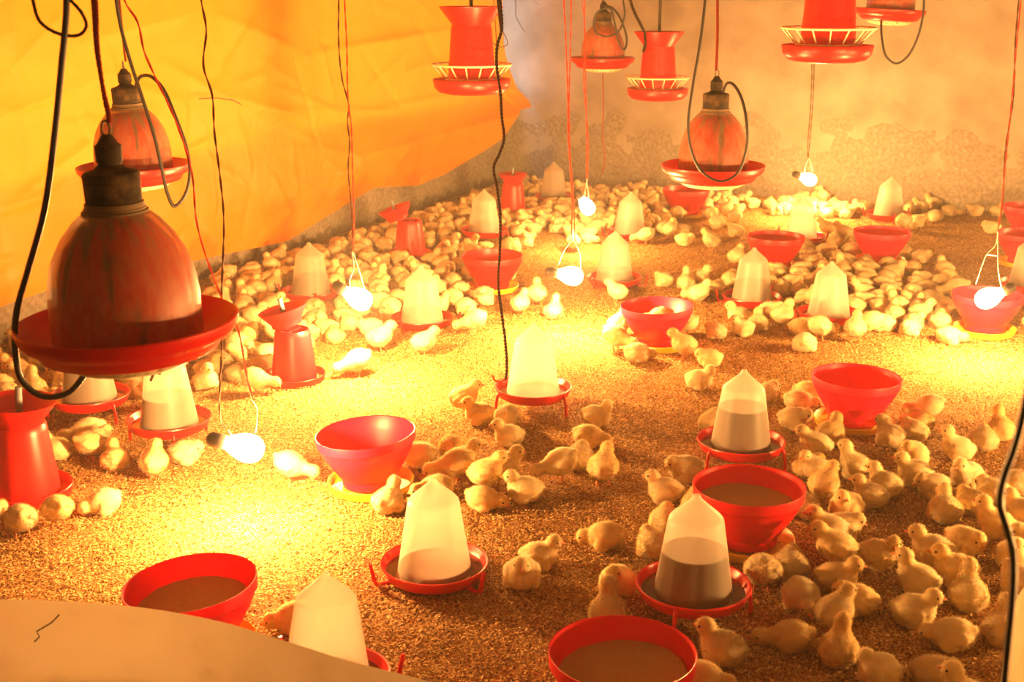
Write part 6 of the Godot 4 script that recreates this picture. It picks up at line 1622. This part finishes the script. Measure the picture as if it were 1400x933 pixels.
func add_capsule(a: Vector3, b: Vector3, ra: float, rb: float, k := 0.014):
	var reach := Vector3.ONE * (maxf(ra, rb) + 0.022)
	var lo := ((a.min(b) - reach - LOW) / CELL).floor()
	var hi := ((a.max(b) + reach - LOW) / CELL).ceil()
	var ab := b - a
	var l2 := ab.length_squared()
	for x in range(maxi(0, int(lo.x)), mini(NX, int(hi.x) + 1)):
		for y in range(maxi(0, int(lo.y)), mini(NY, int(hi.y) + 1)):
			for z in range(maxi(0, int(lo.z)), mini(NZ, int(hi.z) + 1)):
				var p := LOW + Vector3(x, y, z) * CELL
				var t := clampf((p - a).dot(ab) / l2, 0.0, 1.0)
				blend(k, p.distance_to(a + ab * t) - lerpf(ra, rb, t), (x * NY + y) * NZ + z)

# poses: where the head is, which way it looks, how the trunk is carried
const POSES := {
	"up": {"head": Vector3(0.045, 0.089, 0), "look": Vector3(1, -0.05, 0), "stand": 0.0, "chest": 0.0},
	"left": {"head": Vector3(0.041, 0.088, -0.010), "look": Vector3(0.25, -0.05, -1), "stand": 0.0, "chest": 0.0},
	"right": {"head": Vector3(0.041, 0.088, 0.010), "look": Vector3(0.25, -0.05, 1), "stand": 0.0, "chest": 0.0},
	"doze": {"head": Vector3(0.066, 0.034, 0.004), "look": Vector3(1, -0.35, 0.1), "stand": 0.0, "chest": -0.006},
	"tuck": {"head": Vector3(0.043, 0.064, 0.004), "look": Vector3(1, -0.6, 0.25), "stand": 0.0, "chest": 0.0},
	"tall": {"head": Vector3(0.040, 0.106, 0), "look": Vector3(1, 0.05, 0.1), "stand": 0.0, "chest": 0.008},
	"preen": {"head": Vector3(0.010, 0.074, 0.036), "look": Vector3(-0.7, -0.6, 0.35), "stand": 0.0, "chest": 0.0},
	"stand": {"head": Vector3(0.049, 0.126, 0), "look": Vector3(1, -0.08, 0), "stand": 0.036, "chest": 0.008},
	"glance": {"head": Vector3(0.045, 0.125, -0.008), "look": Vector3(0.35, -0.05, -1), "stand": 0.036, "chest": 0.008},
	"peck": {"head": Vector3(0.088, 0.052, 0), "look": Vector3(0.65, -0.76, 0), "stand": 0.038, "chest": -0.012},
	"sprawl": {"head": Vector3(0.086, 0.028, -0.006), "look": Vector3(1, -0.15, -0.2), "stand": -0.005, "chest": -0.006},
}

func make_chick(pose: String) -> Dictionary:
	var d: Dictionary = POSES[pose]
	var s: float = d.stand
	var ch: float = d.chest
	var head: Vector3 = d.head
	var look: Vector3 = d.look.normalized()
	field.resize(NX * NY * NZ)
	field.fill(0.06)
	var chest := Vector3(0.020, 0.042 + s + ch, 0)
	var rump := Vector3(-0.024, 0.039 + s - ch * 0.5, 0)
	var tilt := Basis(Vector3.BACK, atan2(chest.y - rump.y, 0.054))
	add_ellipsoid(Vector3(-0.004, 0.040 + s, 0), Vector3(0.046, 0.043, 0.045), 0.012, tilt)
	add_ellipsoid(rump, Vector3(0.034, 0.036, 0.039))
	add_ellipsoid(chest, Vector3(0.032, 0.036, 0.036))
	add_capsule(rump + Vector3(-0.016, 0.008, 0), rump + Vector3(-0.030, 0.014 - ch * 0.6, 0), 0.020, 0.011)
	var base := chest + Vector3(0.006, 0.013, 0)
	if pose == "peck" or pose == "doze" or pose == "sprawl":
		base = chest + Vector3(0.016, -0.002, 0)
	add_capsule(base, head - look * 0.004, 0.0240, 0.0175, 0.012)
	var side := look.cross(Vector3.UP).normalized()
	var up := side.cross(look)
	add_ellipsoid(head, Vector3(0.0240, 0.0222, 0.0208), 0.006, Basis(look, up, side))
	for k in [-1.0, 1.0]:
		var out := 0.0
		if pose == "sprawl" and k > 0.0:
			out = 0.022
		add_ellipsoid(Vector3(-0.008 + out * 0.3, 0.046 + s - out * 0.9, k * (0.0395 + out)), Vector3(0.035, 0.021, 0.0115), 0.0022, tilt * Basis(Vector3.RIGHT, -0.25 * k))
		add_capsule(Vector3(-0.028, 0.046 + s, k * 0.038), Vector3(-0.044, 0.043 + s - ch, k * 0.030), 0.011, 0.007, 0.004)
		if s > 0.0:
			add_capsule(Vector3(-0.002, 0.062, k * 0.021), Vector3(0.004, 0.043, k * 0.020), 0.021, 0.010, 0.01)
		else:
			add_ellipsoid(Vector3(0.006, 0.022, k * 0.036), Vector3(0.026, 0.022, 0.016), 0.004)
	if s <= 0.0:      # the belly is pressed flat on the litter
		for x in NX:
			for z in NZ:
				for y in 4:
					var i := (x * NY + y) * NZ + z
					field[i] = maxf(field[i], 0.001 - (LOW.y + y * CELL))
	var net := surface_net()
	var p: PackedVector3Array = net[0]
	var n: PackedVector3Array = net[1]
	var faces: PackedInt32Array = net[2]
	var rng := RandomNumberGenerator.new()
	rng.seed = hash(pose)
	var mottle := FastNoiseLite.new()
	mottle.seed = 3
	mottle.frequency = 45.0
	var c := PackedColorArray()
	for i in p.size():
		var v := mottle.get_noise_3dv(p[i])
		p[i] += n[i] * (v * 0.0022 + rng.randf_range(-0.0008, 0.0008))
		# white quills come through on the wings and back, the head keeps its yellow down
		var white := clampf(0.45 + v * 0.9, 0.0, 1.0)
		if p[i].distance_to(head) < 0.03:
			white *= 0.4
		c.append(Color(0.88, 0.70, 0.36).lerp(Color(0.90, 0.80, 0.56), white))
	var count := p.size()
	# short tufts of down, combed back
	for i in count:
		for k in 3:
			var flow := Vector3(-1, -0.35, 0)
			var dir := (n[i] * 0.65 + flow * 0.45 + Vector3(rng.randf_range(-1, 1), rng.randf_range(-1, 1), rng.randf_range(-1, 1)) * 0.45).normalized()
			var l := rng.randf_range(0.004, 0.0085)
			var a := n[i].cross(dir).normalized() * 0.0007
			var b := p[i] + Vector3(rng.randf_range(-1, 1), rng.randf_range(-1, 1), rng.randf_range(-1, 1)) * 0.002 - n[i] * 0.0005
			if b.y + dir.y * l < 0.001:
				continue
			var at := p.size()
			p.append(b - a); p.append(b + a); p.append(b + dir * l)
			for q in 3:
				n.append(n[i])
				c.append(c[i])
			if (dir * l).cross(a * 2.0).dot(n[i]) > 0.0:
				faces.append(at); faces.append(at + 1); faces.append(at + 2)
			else:
				faces.append(at); faces.append(at + 2); faces.append(at + 1)
	var arr := []
	arr.resize(Mesh.ARRAY_MAX)
	arr[Mesh.ARRAY_VERTEX] = p
	arr[Mesh.ARRAY_NORMAL] = n
	arr[Mesh.ARRAY_COLOR] = c
	arr[Mesh.ARRAY_INDEX] = faces
	var body := ArrayMesh.new()
	body.add_surface_from_arrays(Mesh.PRIMITIVE_TRIANGLES, arr)
	var out := {"body": body}
	var face := Transform3D(Basis(side, look, up), head)     # lathe axis along the beak
	out.beak = lathed([Vector2(0.0068, 0.0175), Vector2(0.0058, 0.0235), Vector2(0.0038, 0.0300), Vector2(0.0014, 0.0345), Vector2(0, 0.0352)], 8, face.translated_local(Vector3(0, 0, -0.002)))
	var eye := begin()
	for k in [-1.0, 1.0]:
		var e: Vector3 = head + look * 0.0095 + up * 0.0045 + side * k * 0.0185
		var st := begin()
		lathe(st, [Vector2(0, -0.0035), Vector2(0.0025, -0.0025), Vector2(0.0035, 0), Vector2(0.0025, 0.0025), Vector2(0, 0.0035)], 8, Transform3D(Basis.IDENTITY, e))
		out["eye%d" % int(k)] = done(st)
	if s > 0.0:
		for k in [-1.0, 1.0]:
			var leg := begin()
			tube(leg, smooth_path(PackedVector3Array([Vector3(0.004, 0.046, k * 0.020), Vector3(-0.004, 0.028, k * 0.020), Vector3(0.002, 0.005, k * 0.021)]), 3), 0.0032, 6)
			for toe in [Vector3(0.026, 0.003, 0), Vector3(0.020, 0.003, 0.014), Vector3(0.020, 0.003, -0.014), Vector3(-0.014, 0.003, 0)]:
				tube(leg, PackedVector3Array([Vector3(0.001, 0.006, k * 0.021), Vector3(0, 0, k * 0.021) + toe * 0.7 + Vector3(0, 0.002, 0), Vector3(0, 0, k * 0.021) + toe]), 0.0022, 5, 0.0012)
			out["leg%d" % int(k)] = done(leg)
	# the same as a single mesh, for chicks too far off to show beak or eye as parts
	var one := ArrayMesh.new()
	one.add_surface_from_arrays(Mesh.PRIMITIVE_TRIANGLES, arr)
	one.surface_set_material(0, M.down)
	for key in ["beak", "eye-1", "eye1", "leg-1", "leg1"]:
		if out.has(key):
			one.add_surface_from_arrays(Mesh.PRIMITIVE_TRIANGLES, out[key].surface_get_arrays(0))
			one.surface_set_material(one.get_surface_count() - 1, M.eye if key.begins_with("eye") else M.beak if key == "beak" else M.leg_skin)
	out.one = one
	return out

# one vertex in each cell that the surface crosses, one quad round each crossed edge
func surface_net() -> Array:
	var p := PackedVector3Array()
	var index := PackedInt32Array()
	index.resize(NX * NY * NZ)
	index.fill(-1)
	var sx := NY * NZ
	var sy := NZ
	var corner := [0, sx, sy, sx + sy, 1, sx + 1, sy + 1, sx + sy + 1]
	var offset := [Vector3(0, 0, 0), Vector3(1, 0, 0), Vector3(0, 1, 0), Vector3(1, 1, 0), Vector3(0, 0, 1), Vector3(1, 0, 1), Vector3(0, 1, 1), Vector3(1, 1, 1)]
	var edges := [[0, 1], [2, 3], [4, 5], [6, 7], [0, 2], [1, 3], [4, 6], [5, 7], [0, 4], [1, 5], [2, 6], [3, 7]]
	for x in NX - 1:
		for y in NY - 1:
			var row := (x * NY + y) * NZ
			for z in NZ - 1:
				var i := row + z
				if field[i] > 0.012:
					continue
				var inside := 0
				for k in 8:
					if field[i + corner[k]] < 0.0:
						inside += 1
				if inside == 0 or inside == 8:
					continue
				var sum := Vector3.ZERO
				var hits := 0
				for e in edges:
					var a := field[i + corner[e[0]]]
					var b := field[i + corner[e[1]]]
					if (a < 0.0) != (b < 0.0):
						sum += offset[e[0]].lerp(offset[e[1]], a / (a - b))
						hits += 1
				index[i] = p.size()
				p.append(LOW + (Vector3(x, y, z) + sum / hits) * CELL)
	var f := PackedInt32Array()
	for x in range(1, NX - 1):
		for y in range(1, NY - 1):
			for z in range(1, NZ - 1):
				var i := (x * NY + y) * NZ + z
				var here := field[i] < 0.0
				for axis in 3:
					var step: int = [sx, sy, 1][axis]
					if here == (field[i + step] < 0.0):
						continue
					var u: int = [sy, 1, sx][axis]
					var v: int = [1, sx, sy][axis]
					var a := index[i - u - v]
					var b := index[i - v]
					var c := index[i]
					var d := index[i - u]
					if a < 0 or b < 0 or c < 0 or d < 0:
						continue
					if here:
						f.append_array(PackedInt32Array([a, c, b, a, d, c]))
					else:
						f.append_array(PackedInt32Array([a, b, c, a, c, d]))
	var n := PackedVector3Array()
	n.resize(p.size())
	for t in range(0, f.size(), 3):
		var m := (p[f[t + 2]] - p[f[t]]).cross(p[f[t + 1]] - p[f[t]])
		for k in 3:
			n[f[t + k]] += m
	for i in n.size():
		n[i] = n[i].normalized()
	return [p, n, f]

func build_chicks():
	var made := {}
	for pose in POSES:
		made[pose] = make_chick(pose)
	var tones := [M.down]
	for tint in [Color(1.0, 0.965, 0.90), Color(0.965, 0.95, 0.95)]:
		var m: StandardMaterial3D = M.down.duplicate()
		m.albedo_color = tint
		tones.append(m)
	var protos := {}
	var n := 0
	for row in CHICKS:
		# x, z, yaw in degrees, pose, size, near enough to show its parts, label, group, height
		var d: Dictionary = made[row[3]]
		var o: Node3D
		if row[5]:
			o = Node3D.new()
			part(o, "body", d.body, tones[n % 3])
			part(o, "beak", d.beak, M.beak, "orange beak")
			part(o, "eye", d["eye-1"], M.eye)
			part(o, "eye", d["eye1"], M.eye)
			if d.has("leg1"):
				part(o, "leg", d["leg-1"], M.leg_skin, "pink leg and foot")
				part(o, "leg", d["leg1"], M.leg_skin, "pink leg and foot")
		else:
			o = MeshInstance3D.new()
			o.mesh = d.one
		o.name = numbered("chick")
		add_child(o)
		o.position = Vector3(row[0], row[8], row[1])
		o.rotation.y = deg_to_rad(row[2])
		o.scale = Vector3.ONE * row[4]
		tag(o, row[6], "chick", row[7])
		n += 1
	# the rest of the flock, too many and too far off to count
	var crowd := thing("chick_crowd", "far chicks packed along the foot of the walls behind the drinkers", "chicks")
	crowd.set_meta("kind", "stuff")
	var by_pose := {}
	for row in CROWD:
		if not by_pose.has(row[3]):
			by_pose[row[3]] = []
		by_pose[row[3]].append(Transform3D(Basis(Vector3.UP, deg_to_rad(row[2])).scaled(Vector3.ONE * row[4]), Vector3(row[0], 0.003, row[1])))
	for pose in by_pose:
		var mm := MultiMesh.new()
		mm.transform_format = MultiMesh.TRANSFORM_3D
		mm.mesh = made[pose].one
		mm.instance_count = by_pose[pose].size()
		for i in by_pose[pose].size():
			mm.set_instance_transform(i, by_pose[pose][i])
		var o := MultiMeshInstance3D.new()
		o.name = "chicks"
		o.multimesh = mm
		crowd.add_child(o, true)
		o.set_meta("kind", "stuff")
